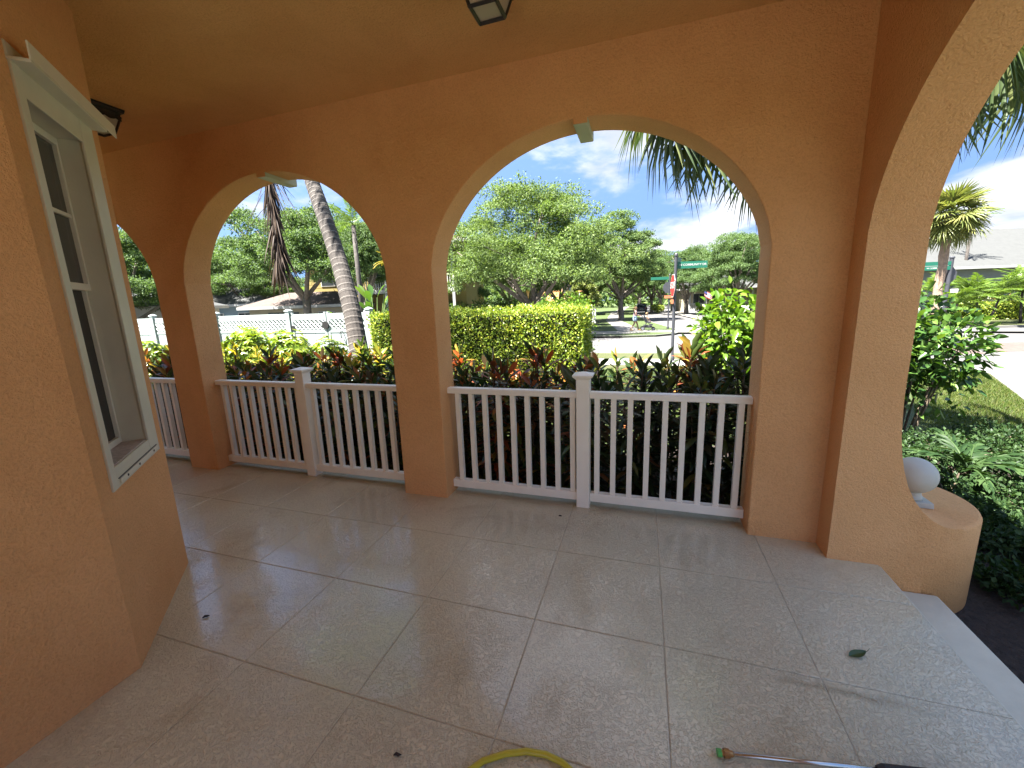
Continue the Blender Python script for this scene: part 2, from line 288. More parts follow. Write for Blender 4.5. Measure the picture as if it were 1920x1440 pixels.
# ------------------------------------------------------------------ mesh helpers
class MB:
    def __init__(s): s.v = []; s.f = []; s.mi = []
    def quad(s, a, b, c, d, mi=0):
        k = len(s.v); s.v += [tuple(a), tuple(b), tuple(c), tuple(d)]; s.f.append((k, k+1, k+2, k+3)); s.mi.append(mi)
    def poly(s, pts, mi=0):
        k = len(s.v); s.v += [tuple(p) for p in pts]; s.f.append(tuple(range(k, k+len(pts)))); s.mi.append(mi)
    def box(s, x0, x1, y0, y1, z0, z1, mi=0):
        k = len(s.v)
        s.v += [(x0,y0,z0),(x1,y0,z0),(x1,y1,z0),(x0,y1,z0),(x0,y0,z1),(x1,y0,z1),(x1,y1,z1),(x0,y1,z1)]
        for f in ((0,3,2,1),(4,5,6,7),(0,1,5,4),(1,2,6,5),(2,3,7,6),(3,0,4,7)):
            s.f.append(tuple(k+i for i in f)); s.mi.append(mi)
        return s
    def frustum(s, c, h0, h1, z0, z1, mi=0):
        """square frustum centred on c=(x,y), half sizes h0 at z0 and h1 at z1"""
        k = len(s.v)
        for h, z in ((h0, z0), (h1, z1)):
            s.v += [(c[0]-h,c[1]-h,z),(c[0]+h,c[1]-h,z),(c[0]+h,c[1]+h,z),(c[0]-h,c[1]+h,z)]
        for f in ((0,3,2,1),(4,5,6,7),(0,1,5,4),(1,2,6,5),(2,3,7,6),(3,0,4,7)):
            s.f.append(tuple(k+i for i in f)); s.mi.append(mi)
        return s
    def prism(s, pts, z0, z1, mi=0):
        k = len(s.v); n = len(pts)
        s.v += [(p[0],p[1],z0) for p in pts] + [(p[0],p[1],z1) for p in pts]
        s.f.append(tuple(k+i for i in range(n-1,-1,-1))); s.mi.append(mi)
        s.f.append(tuple(k+n+i for i in range(n))); s.mi.append(mi)
        for i in range(n):
            j = (i+1) % n; s.f.append((k+i,k+j,k+n+j,k+n+i)); s.mi.append(mi)
        return s
    def prism_axis(s, pts, a0, a1, axis, mi=0):
        """profile pts (u,v) extruded along axis 'x' (u=y,v=z) or 'y' (u=x,v=z)"""
        k = len(s.v); n = len(pts)
        mk = (lambda u, v, a: (a, u, v)) if axis == 'x' else (lambda u, v, a: (u, a, v))
        s.v += [mk(u, v, a0) for u, v in pts] + [mk(u, v, a1) for u, v in pts]
        s.f.append(tuple(k+i for i in range(n))); s.mi.append(mi)
        s.f.append(tuple(k+n+i for i in range(n-1,-1,-1))); s.mi.append(mi)
        for i in range(n):
            j = (i+1) % n; s.f.append((k+j,k+i,k+n+i,k+n+j)); s.mi.append(mi)
        return s
    def tube(s, path, rad, n=8, mi=0, cap=True):
        path = [Vector(p) for p in path]
        if not hasattr(rad, '__len__'): rad = [rad]*len(path)
        k0 = len(s.v); up = None
        for i, p in enumerate(path):
            t = (path[min(i+1, len(path)-1)] - path[max(i-1, 0)]).normalized()
            if up is None:
                up = Vector((0,0,1)) if abs(t.z) < 0.9 else Vector((1,0,0))
            a = t.cross(up).normalized(); b_ = a.cross(t).normalized(); up = b_
            for j in range(n):
                th = 2*PI*j/n; q = p + (a*math.cos(th) + b_*math.sin(th))*rad[i]; s.v.append(tuple(q))
        for i in range(len(path)-1):
            for j in range(n):
                j2 = (j+1) % n
                s.f.append((k0+i*n+j, k0+i*n+j2, k0+(i+1)*n+j2, k0+(i+1)*n+j)); s.mi.append(mi)
        if cap:
            s.f.append(tuple(k0+j for j in range(n-1,-1,-1))); s.mi.append(mi)
            e = k0+(len(path)-1)*n; s.f.append(tuple(e+j for j in range(n))); s.mi.append(mi)
        return s
    def lathe(s, prof, c, n=24, mi=0):
        k = len(s.v)
        for r, z in prof:
            for j in range(n):
                th = 2*PI*j/n; s.v.append((c[0]+r*math.cos(th), c[1]+r*math.sin(th), c[2]+z))
        for i in range(len(prof)-1):
            for j in range(n):
                j2 = (j+1) % n; s.f.append((k+i*n+j,k+i*n+j2,k+(i+1)*n+j2,k+(i+1)*n+j)); s.mi.append(mi)
        s.f.append(tuple(k+j for j in range(n-1,-1,-1))); s.mi.append(mi)
        e = k+(len(prof)-1)*n; s.f.append(tuple(e+j for j in range(n))); s.mi.append(mi)
        return s
    def mesh(s, name, mats):
        me = bpy.data.meshes.new(name); me.from_pydata(s.v, [], s.f)
        for m_ in (mats if isinstance(mats, (list, tuple)) else [mats]): me.materials.append(m_)
        me.polygons.foreach_set('material_index', s.mi); me.update(); return me
    def build(s, name, mats, parent=None, smooth=False, fix=True, bevel=0.0, bseg=2, merge=False):
        """vertices are given in the parent's frame"""
        me = s.mesh(name, mats)
        if fix or merge:
            bm = bmesh.new(); bm.from_mesh(me)
            if merge: bmesh.ops.remove_doubles(bm, verts=bm.verts, dist=1e-4)
            bmesh.ops.recalc_face_normals(bm, faces=bm.faces); bm.to_mesh(me); bm.free()
        if smooth:
            me.polygons.foreach_set('use_smooth', [True]*len(me.polygons))
        o = bpy.data.objects.new(name, me); COL.objects.link(o); o.parent = parent
        if bevel:
            md = o.modifiers.new('edge', 'BEVEL'); md.width = bevel; md.segments = bseg; md.limit_method = 'ANGLE'; md.angle_limit = math.radians(50)
            md.harden_normals = False
        return o
def empty(name, loc=(0,0,0), rz=0.0):
    o = bpy.data.objects.new(name, None); COL.objects.link(o); o.location = loc; o.rotation_euler = (0,0,rz); o.empty_display_size = 0.1
    return o
def tag(o, label=None, cat=None, group=None, kind=None):
    if label: o['label'] = label
    if cat: o['category'] = cat
    if group: o['group'] = group
    if kind: o['kind'] = kind
    return o
def copy_tree(o, parent=None):
    c = o.copy(); COL.objects.link(c); c.parent = parent
    for ch in list(o.children): copy_tree(ch, c)
    return c
def np_mesh(name, V, T, mats, smooth=False):
    me = bpy.data.meshes.new(name); V = np.asarray(V, np.float32); T = np.asarray(T, np.int32)
    me.vertices.add(len(V)); me.vertices.foreach_set('co', V.ravel())
    me.loops.add(T.size); me.loops.foreach_set('vertex_index', T.ravel())
    me.polygons.add(len(T)); me.polygons.foreach_set('loop_start', np.arange(0, T.size, 3, dtype=np.int32))
    me.polygons.foreach_set('loop_total', np.full(len(T), 3, np.int32))
    if smooth: me.polygons.foreach_set('use_smooth', np.ones(len(T), bool))
    me.materials.append(mats); me.update(calc_edges=True); return me
def add(name, me, parent=None, loc=None):
    o = bpy.data.objects.new(name, me); COL.objects.link(o); o.parent = parent
    if loc is not None: o.location = loc
    return o
def unit(a): return a/np.maximum(np.linalg.norm(a, axis=-1, keepdims=True), 1e-9)
def rdir(n): return unit(rng.normal(size=(n, 3)))
def leaves(P, D, N, L, W, fold=0.25, droop=0.0):
    """simple pointed leaf, two triangles each.  P base points, D directions, N rough normals"""
    P = np.asarray(P); n = len(P); L = np.broadcast_to(L, n)[:, None]; W = np.broadcast_to(W, n)[:, None]
    D = unit(D); S = unit(np.cross(D, N)); U = np.cross(S, D)
    mid = P + D*L*0.45
    V = np.stack([P, mid + S*W*0.5 + U*W*fold, P + D*L - U*L*droop, mid - S*W*0.5 + U*W*fold], 1).reshape(-1, 3)
    b = np.arange(n)[:, None]*4
    T = np.concatenate([b+np.array([0,1,2]), b+np.array([0,2,3])], 1).reshape(-1, 3)
    return V, T
def blades(P, D, N, L, W, droop=0.3, fold=0.2, wp=(1.0, 0.75)):
    """longer leaf of eight triangles with a midrib fold and a curve along its length"""
    P = np.asarray(P); n = len(P); L = np.broadcast_to(L, n)[:, None]; W = np.broadcast_to(W, n)[:, None]
    droop = np.broadcast_to(droop, n)[:, None]
    D = unit(D); S = unit(np.cross(D, N)); U = np.cross(S, D)
    def st(t, w):
        c = P + D*L*t - np.array([0,0,1.0])*L*droop*t*t
        return c, c + S*W*0.5*w + U*W*fold*w, c - S*W*0.5*w + U*W*fold*w
    c1, a1, b1 = st(0.36, wp[0]); c2, a2, b2 = st(0.70, wp[1]); tip = st(1.0, 0)[0]
    V = np.stack([P, c1, a1, b1, c2, a2, b2, tip], 1).reshape(-1, 3)
    b = np.arange(n)[:, None]*8
    tri = [(0,2,1),(0,1,3),(1,2,5),(1,5,4),(1,4,6),(1,6,3),(5,7,4),(4,7,6)]
    T = np.concatenate([b+np.array(t) for t in tri], 1).reshape(-1, 3)
    return V, T
def joinVT(parts):
    Vs, Ts, k = [], [], 0
    for V, T in parts: Vs.append(V); Ts.append(T + k); k += len(V)
    return np.concatenate(Vs), np.concatenate(Ts)
#==END_HELPERS==

# ================================================================== ground and streets
ZG, ZR, ZS = -0.33, -0.72, -0.60          # garden by the house, road, verge and sidewalk
def flat(name, pts, z, m, kind='structure', thick=0.0):
    mb = MB()
    if thick: mb.prism(pts, z-thick, z)
    else: mb.poly([(x, y, z) for x, y in pts])
    o = mb.build(name, m, None); o['kind'] = kind; return o
# one sheet to the horizon at road level
flat('ground', [(-900,-900),(900,-900),(900,900),(-900,900)], ZR-0.012, M['lawn'])
def arc(c, r, a0, a1, n=8): return [(c[0]+r*math.cos(math.radians(a0+(a1-a0)*k/n)), c[1]+r*math.sin(math.radians(a0+(a1-a0)*k/n))) for k in range(n+1)]
road_pts = [(-90,17.2),(-90,26.6),(-2,26.6),(-2,160),(7.5,160),(9.5,58),(12,40),(20,34),(90,36),(90,14),(14,8),(6,-8),(1.5,-8),(8.2,11),(7,16.5),(4,17.2)]
flat('road', road_pts, ZR, M['road'])
# our corner lot, raised by a kerb; the neighbours' lots across the streets
kerbA = [(-90,17.8),(3.6,17.8),(5.6,17.6),(7.4,16.9),(8.6,15.7),(8.95,14.6),(8.72,13.5),(7.72,11.25),(5.2,5.6),(3.1,0.9),(-0.8,-8)]
lotA = kerbA + [(-90,-8)]
lotB = [(-90,26.2),(-1.2,26.2),(0.8,26.7),(2.0,27.9),(2.55,29.6),(2.3,32.5),(0.3,46.6),(-1.2,75),(-1.6,150),(-90,150)]
lotC = [(90,34),(20.6,31.0),(18.9,30.6),(15,31.6),(12.3,34),(10.4,38.5),(9.5,44.5),(8.4,60.7),(7.2,150),(90,150)]
def offset(pts, d):
    """shift an open polyline to its left by d"""
    o = []
    for i, p in enumerate(pts):
        a = Vector(pts[max(i-1,0)]); b_ = Vector(pts[min(i+1,len(pts)-1)]); t = (b_-a).normalized(); nrm = Vector((-t.y, t.x)); o.append(tuple(Vector(p)+nrm*d))
    return o
def strip(name, line, d0, d1, z, m, kind='structure', thick=0.0):
    a, b_ = offset(line, d0), offset(line, d1)
    mb = MB()
    for i in range(len(line)-1):
        q = [a[i], a[i+1], b_[i+1], b_[i]]
        if thick: mb.prism(q, z-thick, z)
        else: mb.poly([(x, y, z) for x, y in q])
    o = mb.build(name, m, None, merge=True); o['kind'] = kind; return o
flat('lawn', lotA, ZS-0.004, M['verge'], thick=0.2)
flat('lawn', lotB, ZS-0.004, M['lawn'], thick=0.2)
flat('lawn', lotC, ZS-0.004, M['verge'], thick=0.2)
kA, kB, kC = kerbA, lotB[:9], list(reversed(lotC[:9]))
strip('kerb', kA, 0.0, -0.16, ZS+0.004, M['kerb'], thick=0.14)
strip('sidewalk', kA, -1.9, -3.5, ZS+0.004, M['walk'])
strip('kerb', kB, 0.0, 0.16, ZS+0.004, M['kerb'], thick=0.14)
strip('sidewalk', kB, 2.6, 4.2, ZS+0.004, M['walk'])
strip('kerb', kC, 0.0, -0.16, ZS+0.004, M['kerb'], thick=0.14)
strip('sidewalk', kC, -2.6, -4.0, ZS+0.004, M['walk'])
# crossing ramps and brick crossings on the road
flat('crossing', [(7.9,18.2),(11.6,18.6),(12.4,21.0),(8.6,20.8)], ZR+0.004, M['paver'])
flat('crossing', [(12.2,19.2),(30,23.4),(30,26.0),(12.6,22.0)], ZR+0.004, M['paver'])
flat('crossing', [(2.9,26.9),(12.6,31.2),(12.0,33.4),(2.9,29.6)], ZR+0.004, M['paver'])
for a, b_ in (((12.2,18.7),(30,22.9)), ((12.7,22.4),(30,26.5)), ((10,14.5),(26,16.4)), ((3.0,26.4),(12.9,30.7)), ((7.6,18.0),(11.7,18.3))):
    t = (Vector(b_)-Vector(a)).normalized(); nn = Vector((-t.y, t.x))*0.17
    flat('road_marking', [tuple(Vector(a)+nn), tuple(Vector(a)-nn), tuple(Vector(b_)-nn), tuple(Vector(b_)+nn)], ZR+0.008, M['road_paint'])
flat('path', [(-60,27.6),(-1.4,27.6),(0.6,29.4),(-0.4,30.2),(-60,29.2)], ZS+0.008, M['walk'])
flat('path', [(0.2,28.9),(3.0,28.4),(3.0,30.4),(-0.2,31.2)], ZS+0.012, M['walk'])
flat('bounce_slab', [(-2.6,-1.97),(1.6,-1.97),(1.6,-5.9),(-2.6,-5.9)], ZG+0.02, M['walk'], thick=0.08)  # unseen pale slab added behind the porch to bounce light inside
# planted garden beside the porch: gently falling from the house to the sidewalk
gx = np.linspace(-26, 5.6, 80); gy = np.linspace(-6, 13.6, 50)
Vg = []; 
for yv in gy:
    for xv in gx:
        lim = 2.35 + 0.443*(yv-0.0) - 0.9          # stay inside the kerb line
        xx = min(xv, max(lim, 1.7))
        t = np.clip((yv-6.5)/7.0, 0, 1); s_ = np.clip((xx-2.2)/2.6, 0, 1); k = max(t, s_); k = k*k*(3-2*k)
        Vg.append((xx, yv, ZG + (ZS+0.002-ZG)*k + 0.012*math.sin(xv*1.7)*math.cos(yv*2.1)*(1-k)))
Tg = []
nx = len(gx)
for j in range(len(gy)-1):
    for i in range(nx-1):
        a = j*nx+i; Tg += [(a,a+1,a+nx+1),(a,a+nx+1,a+nx)]
o = add('garden_ground', np_mesh('garden_ground', Vg, Tg, M['lawn'], True)); o['kind'] = 'structure'
flat('planting_bed', [(-7.6,3.12),(2.0,3.12),(1.67,2.6),(1.67,-1.0),(2.7,-1.0),(3.3,1.5),(4.0,5.6),(3.4,6.9),(1.6,5.9),(-0.4,4.9),(-4.0,5.4),(-4.6,6.6),(-10,6.8),(-10,3.12)], ZG+0.03, M['mulch'])

# ================================================================== porch floor
GX, GS, GY, GT = -0.4908, 0.6245, 1.7554, 0.6093
D, DB = 2.872, 3.132                          # arcade wall, porch side and garden side
XC, XO = 1.113, 1.376                         # side arch wall, porch side and step side
XE = 1.376
def in_house(x, y): return (x < -2.3 and x > -5.0 and y < 0.85)
fl = MB().box(-7.35, XE-0.012, -1.95, DB+0.03, -0.36, -0.0036).build('porch_floor', M['grout']); fl['kind'] = 'structure'
shared = {}
def tile_mesh(w, h):
    key = (round(w, 3), round(h, 3))
    if key in shared: return shared[key]
    g, ch = 0.0014, 0.0030; mb = MB(); x0, x1, y0, y1 = g, w-g, g, h-g; k = len(mb.v)
    mb.v += [(x0,y0,-0.0033),(x1,y0,-0.0033),(x1,y1,-0.0033),(x0,y1,-0.0033),(x0,y0,-0.0022),(x1,y0,-0.0022),(x1,y1,-0.0022),(x0,y1,-0.0022),
             (x0+ch,y0+ch,0),(x1-ch,y0+ch,0),(x1-ch,y1-ch,0),(x0+ch,y1-ch,0)]
    for f in ((0,1,5,4),(1,2,6,5),(2,3,7,6),(3,0,4,7),(4,5,9,8),(5,6,10,9),(6,7,11,10),(7,4,8,11),(8,9,10,11)): mb.f.append(f); mb.mi.append(0)
    me = mb.mesh('tile', M['floor']); shared[key] = me; return me
cols = [-7.34] + [GX+GS*i for i in range(-10, 3)] + [XE-0.002]
rows = [-1.94] + [GY+GT*j for j in range(-6, 2)] + [DB+0.025]
for i in range(len(cols)-1):
    for j in range(len(rows)-1):
        cx, cy = (cols[i]+cols[i+1])/2, (rows[j]+rows[j+1])/2
        if in_house(cx, cy): continue
        t = add('tile', tile_mesh(cols[i+1]-cols[i], rows[j+1]-rows[j]), fl, (cols[i], rows[j], 0))
# floor nosing and one lower step towards the garden
st = MB().box(XE-0.010, XE+0.006, 0.35, 2.70, -0.35, -0.004).build('porch_floor_edge', M['step'], fl, bevel=0.004)
sp = MB().box(XE+0.006, 1.665, 0.35, 2.70, -0.40, -0.14).build('porch_step', M['step'], None, bevel=0.012); sp['kind'] = 'structure'

# ================================================================== the house
house = empty('arcaded_house', (0,0,0))
tag(house, 'orange stucco house with an arched porch and a bay window', 'house')
SPR, RISE = 1.905, 0.842
def arch_z(o, a):
    o = min(abs(o), a); el = RISE*math.sqrt(max(0, 1-(o/a)**2)); R = (a*a+RISE*RISE)/(2*RISE); ci = math.sqrt(R*R-o*o)-(R-RISE)
    return SPR + 0.45*el + 0.55*ci
def arcade(name, u_start, u_end, openings, to_xyz, z0, z1, m):
    """wall with arched openings. to_xyz(u, side, z): side 0 inner, 1 outer"""
    mb = MB(); u = u_start
    def q(p0, p1, p2, p3): mb.quad(p0, p1, p2, p3)
    def cols_(ua, ub, za, zb, zt):
        for s in (0, 1): q(to_xyz(ua,s,za), to_xyz(ub,s,zb), to_xyz(ub,s,zt), to_xyz(ua,s,zt))
    zs = [z0, SPR, z1]
    for (a, b_) in openings + [(u_end, None)]:
        for k in range(2): cols_(u, a, zs[k], zs[k], zs[k+1])
        q(to_xyz(u,0,z0), to_xyz(a,0,z0), to_xyz(a,1,z0), to_xyz(u,1,z0))
        q(to_xyz(u,0,z1), to_xyz(a,0,z1), to_xyz(a,1,z1), to_xyz(u,1,z1))
        if b_ is None: break
        q(to_xyz(a,0,z0), to_xyz(a,1,z0), to_xyz(a,1,SPR), to_xyz(a,0,SPR))
        q(to_xyz(b_,0,z0), to_xyz(b_,1,z0), to_xyz(b_,1,SPR), to_xyz(b_,0,SPR))
        hw = (b_-a)/2; c = (a+b_)/2; N = 56
        us = [a]
        for k in range(1, N):
            q_ = c - hw*math.cos(PI*k/N)
            if q_-us[-1] > 0.022 and b_-q_ > 0.022: us.append(q_)
        us.append(b_); N = len(us)-1
        for k in range(N):
            za, zb = arch_z(us[k]-c, hw), arch_z(us[k+1]-c, hw)
            cols_(us[k], us[k+1], za, zb, z1)
            q(to_xyz(us[k],0,za), to_xyz(us[k+1],0,zb), to_xyz(us[k+1],1,zb), to_xyz(us[k],1,za))
            q(to_xyz(us[k],0,z1), to_xyz(us[k+1],0,z1), to_xyz(us[k+1],1,z1), to_xyz(us[k],1,z1))
        u = b_
    q(to_xyz(u_start,0,z0), to_xyz(u_start,1,z0), to_xyz(u_start,1,z1), to_xyz(u_start,0,z1))
    q(to_xyz(u_end,0,z0), to_xyz(u_end,1,z0), to_xyz(u_end,1,z1), to_xyz(u_end,0,z1))
    return mb.build(name, m, house, merge=True, bevel=0.009 if name == 'arcade_wall' else 0.0, bseg=3)
BAYS = [(-6.84,-4.593), (-4.194,-1.955), (-1.542,0.715)]
ZTOP = 3.42
arcade('arcade_wall', -7.3, XO, BAYS, lambda u, s, z: (u, (D, DB)[s], z), -0.33, ZTOP, M['stucco'])
arcade('side_arch_wall', -1.95, D-0.002, [(0.45,2.704)], lambda u, s, z: (((XC, XO-0.003)[s]), u, z), -0.33, ZTOP-0.004, M['stucco'])
MB().box(-7.3, XO-0.02, -1.95, DB-0.01, 3.14, ZTOP-0.03).build('porch_ceiling', M['stucco_ceiling'], house)
MB().box(-7.5, XO+0.04, -3.3, DB+0.04, ZTOP, ZTOP+0.06).build('roof', M['brown_roof'], house)  # unseen rear overhang added to keep direct sun out of the entry
MB().box(-7.3, -7.05, -1.95, D, -0.33, 3.14).build('end_wall', M['stucco'], house)
arcade('entry_arch_wall', -2.19, XC+0.004, [(-1.93,0.90)], lambda u, s, z: (u, (-1.70, -1.96)[s], z), -0.33, 3.138, M['stucco'])
# keystones through the arch heads
for (a, b_) in BAYS[1:]:
    c = (a+b_)/2; zk = SPR+RISE
    mb = MB().box(c-0.047, c+0.047, D+0.004, DB+0.085, zk-0.035, zk+0.10, 0)
    mb.mi = [1, 0, 0, 1, 0, 1]     # sage underside and sides, wall-coloured porch face
    mb.mi = [1, 1, 0, 1, 1, 1]
    mb.build('keystone', [M['stucco'], M['sage']], house, bevel=0.006)
# moulding on the step side of the side arch
for (ya, yb) in ((2.706, 3.16), (0.0, 0.448)):
    MB().prism_axis([(XO-0.003, 2.24), (XO+0.045, 2.26), (XO+0.055, 2.29), (XO+0.045, 2.32), (XO-0.003, 2.33)], ya, yb, 'y').build('impost_moulding', M['stucco'], house, bevel=0.004)
# curved wing and round plinth at the step
PC, PR = (1.55, 3.1705), 0.466
def front_y(x): return 2.7043 if x <= 1.40 else (2.7043-0.0018*min(1,(x-1.40)/0.1) if x <= PC[0] else PC[1]-0.002-math.sqrt(max(0, PR*PR-(x-PC[0])**2)))
curve = [(1.360,1.03),(1.3735,1.02),(1.379,0.92),(1.388,0.80),(1.402,0.70),(1.424,0.60),(1.452,0.51),(1.49,0.43),(1.536,0.364),(1.59,0.313),(1.65,0.280),(1.70,0.268),(1.76,0.2635)]
mb = MB()
low = [(x, -0.33) for x, z in curve]
for i in range(len(curve)-1):
    (xa, za), (xb, zb) = curve[i], curve[i+1]; ya, yb = front_y(xa), front_y(xb); la, lb = -0.33, -0.33
    if xa >= PC[0]+0.03: la = lb = 0.20
    mb.quad((xa,ya,la),(xb,yb,lb),(xb,yb,zb),(xa,ya,za)); mb.quad((xa,2.95,za),(xb,2.95,zb),(xb,2.95,lb),(xa,2.95,la))
    mb.quad((xa,ya,za),(xb,yb,zb),(xb,2.95,zb),(xa,2.95,za)); mb.quad((xa,ya,la),(xa,2.95,la),(xb,2.95,lb),(xb,yb,lb))
o = mb.build('curved_wing', M['stucco'], house, merge=True); 
for p_ in o.data.polygons: p_.use_smooth = True
md = o.modifiers.new('sharp', 'EDGE_SPLIT'); md.split_angle = math.radians(40)
MB().lathe([(PR,-0.42),(PR,0.245),(PR-0.006,0.257),(PR-0.018,0.2625)], (PC[0], PC[1], 0), 96).build('round_plinth', M['stucco'], house)
for o_ in house.children:
    if o_.name.startswith('round_plinth'):
        for p_ in o_.data.polygons: p_.use_smooth = abs(p_.normal.z) < 0.5
# bay walls
BB, BA = Vector((-2.1848,0.9878)), Vector((-2.8154,1.628)); e_ = (BA-BB).normalized(); n_ = Vector((e_.y, -e_.x)); LB = (BA-BB).length
def bay(s, z, d=0.0): q = BB + e_*s + n_*d; return (q.x, q.y, z)
ws0, ws1, wz0, wz1 = 0.172, 0.664, 0.915, 2.47          # opening in the wall
mb = MB()
def bq(s0, s1, z0, z1): mb.quad(bay(s0,z0), bay(s1,z0), bay(s1,z1), bay(s0,z1))
bq(0, ws0, -0.3, 3.14); bq(ws1, LB, -0.3, 3.14); bq(ws0, ws1, -0.3, wz0); bq(ws0, ws1, wz1, 3.14)
mb.quad((BB.x,-1.95,-0.3),(BB.x,BB.y,-0.3),(BB.x,BB.y,3.14),(BB.x,-1.95,3.14))
mb.quad((BA.x,BA.y,-0.3),(-4.4,BA.y,-0.3),(-4.4,BA.y,3.14),(BA.x,BA.y,3.14))
mb.quad((-4.4,BA.y,-0.3),(-5.03,BB.y,-0.3),(-5.03,BB.y,3.14),(-4.4,BA.y,3.14))
mb.quad((-5.03,BB.y,-0.3),(-5.03,-1.95,-0.3),(-5.03,-1.95,3.14),(-5.03,BB.y,3.14))
mb.build('bay_wall', M['stucco'], house, merge=True)
# bay window
win = empty('bay_window'); win.parent = house
win['label'] = 'tall narrow sash window in a pale painted surround'
def wbox(name, s0, s1, z0, z1, d0, d1, m, parent, bevel=0.0):
    mb = MB(); k = 0
    mb.v += [bay(s0,z0,d0),bay(s1,z0,d0),bay(s1,z0,d1),bay(s0,z0,d1),bay(s0,z1,d0),bay(s1,z1,d0),bay(s1,z1,d1),bay(s0,z1,d1)]
    for f in ((0,3,2,1),(4,5,6,7),(0,1,5,4),(1,2,6,5),(2,3,7,6),(3,0,4,7)): mb.f.append(f); mb.mi.append(0)
    return mb.build(name, m, parent, bevel=bevel)
RD = 0.100
wbox('trim', 0.123, ws0+0.008, 0.823, 2.56, -0.004, 0.009, M['win_trim'], win, 0.003)
wbox('trim', ws1-0.012, 0.793, 0.823, 2.56, -0.004, 0.009, M['win_trim'], win, 0.003)
wbox('trim', ws0+0.008, ws1-0.012, 2.45, 2.56, -0.004, 0.008, M['win_trim'], win, 0.003)
wbox('trim', ws0+0.008, ws1-0.012, 0.823, 0.922, -0.004, 0.008, M['win_trim'], win, 0.003)
wbox('reveal', ws0-0.02, ws0+0.004, wz0, wz1, -RD-0.03, -0.004, M['win_trim'], win)
wbox('reveal', ws1-0.004, ws1+0.02, wz0, wz1, -RD-0.03, -0.004, M['win_trim'], win)
wbox('reveal', ws0, ws1, wz1-0.012, wz1+0.02, -RD-0.03, -0.004, M['win_trim'], win)
wbox('sill', ws0+0.004, ws1-0.004, wz0-0.02, wz0+0.012, -RD-0.03, -0.004, M['sill'], win)
# storm-panel track under the window with its screws, and the hood channel above it
tr = wbox('track', 0.20, 0.74, 0.838, 0.862, 0.009, 0.017, M['win_sash'], win, 0.002)
wbox('track_slot', 0.19, 0.745, 0.863, 0.867, 0.0085, 0.012, M['screw'], tr)
for s_ in (0.27, 0.43, 0.66): wbox('screw', s_, s_+0.010, 0.846, 0.856, 0.017, 0.020, M['screw'], tr)
hd = wbox('hood_channel', 0.117, 0.80, 2.555, 2.568, -0.004, 0.068, M['win_trim'], win, 0.003)
wbox('hood_lip', 0.117, 0.93, 2.568, 2.63, 0.063, 0.069, M['win_sash'], hd, 0.002)
wbox('hood_back', 0.117, 0.80, 2.568, 2.62, -0.004, 0.006, M['win_trim'], hd, 0.002)
# sashes
def sash(s0, s1, z0, z1, d, muntin):
    r = wbox('sash', s0, s0+0.018, z0, z1, d-0.03, d, M['win_sash'], win, 0.002)
    for (a0, a1, b0, b1) in ((s1-0.018,s1,z0,z1),(s0+0.018,s1-0.018,z0,z0+0.034),(s0+0.018,s1-0.018,z1-0.034,z1)):
        wbox('sash_rail', a0, a1, b0, b1, d-0.03, d-0.001, M['win_sash'], r, 0.002)
    if muntin: wbox('muntin', s0+0.018, s1-0.018, (z0+z1)/2-0.009, (z0+z1)/2+0.009, d-0.022, d-0.006, M['win_sash'], r)
    wbox('pane', s0+0.016, s1-0.016, z0+0.02, z1-0.02, d-0.024, d-0.018, M['glass'] if muntin else M['screen'], r)
sash(ws0+0.006, ws1-0.006, 1.74, wz1-0.014, -RD+0.012, True)
sash(ws0+0.006, ws1-0.006, wz0+0.014, 1.775, -RD-0.004, False)
MB().box(-3.2,-2.6,0.6,0.62,0.8,2.6).build('curtain', M['cream_wall'], win)

# ================================================================== railings
YR = 2.992                                   # porch-side face of the rails
bal_mesh = MB().box(-0.019,0.019,0,0.038,0.115,0.895).mesh('baluster', M['white_vinyl'])
def railing(a, b_, label):
    c = (a+b_)/2
    r = empty('porch_railing', (c, YR, 0)); tag(r, label, 'railing', 'white porch railings between the pillars')
    hw = (b_-a)/2
    for s in (-1, 1):
        x0, x1 = (-hw, -0.05) if s < 0 else (0.05, hw)
        MB().prism_axis([(-0.004,0.885),(0.070,0.885),(0.070,0.922),(0.062,0.932),(0.004,0.932),(-0.004,0.922)], x0+0.001, x1-0.001, 'x').build('top_rail', M['white_vinyl'], r, bevel=0.003)
        MB().box(x0+0.001, x1-0.001, 0.002, 0.060, 0.05, 0.118).build('bottom_rail', M['white_vinyl'], r, bevel=0.005)
        for k in range(9):
            off = 0.103 + 0.1205*k if s > 0 else -(0.083 + 0.1205*k)
            add('baluster', bal_mesh, r, (off, 0.012, 0))
    p_ = MB().box(-0.05, 0.05, -0.020, 0.080, 0.0, 1.035).build('post', M['white_vinyl'], r, bevel=0.004)
    mb = MB(); cc = (0, 0.03)
    mb.frustum(cc, 0.053, 0.072, 1.030, 1.052); mb.frustum(cc, 0.074, 0.074, 1.052, 1.064); mb.frustum(cc, 0.074, 0.012, 1.064, 1.082)
    mb.build('post_cap', M['white_vinyl'], p_)
    return r
railing(*BAYS[0], 'white porch railing glimpsed beside the bay window corner')
railing(*BAYS[1], 'white porch railing in front of the fence gate and leaning palm')
railing(*BAYS[2], 'white porch railing in front of the clipped hedge and stop sign')

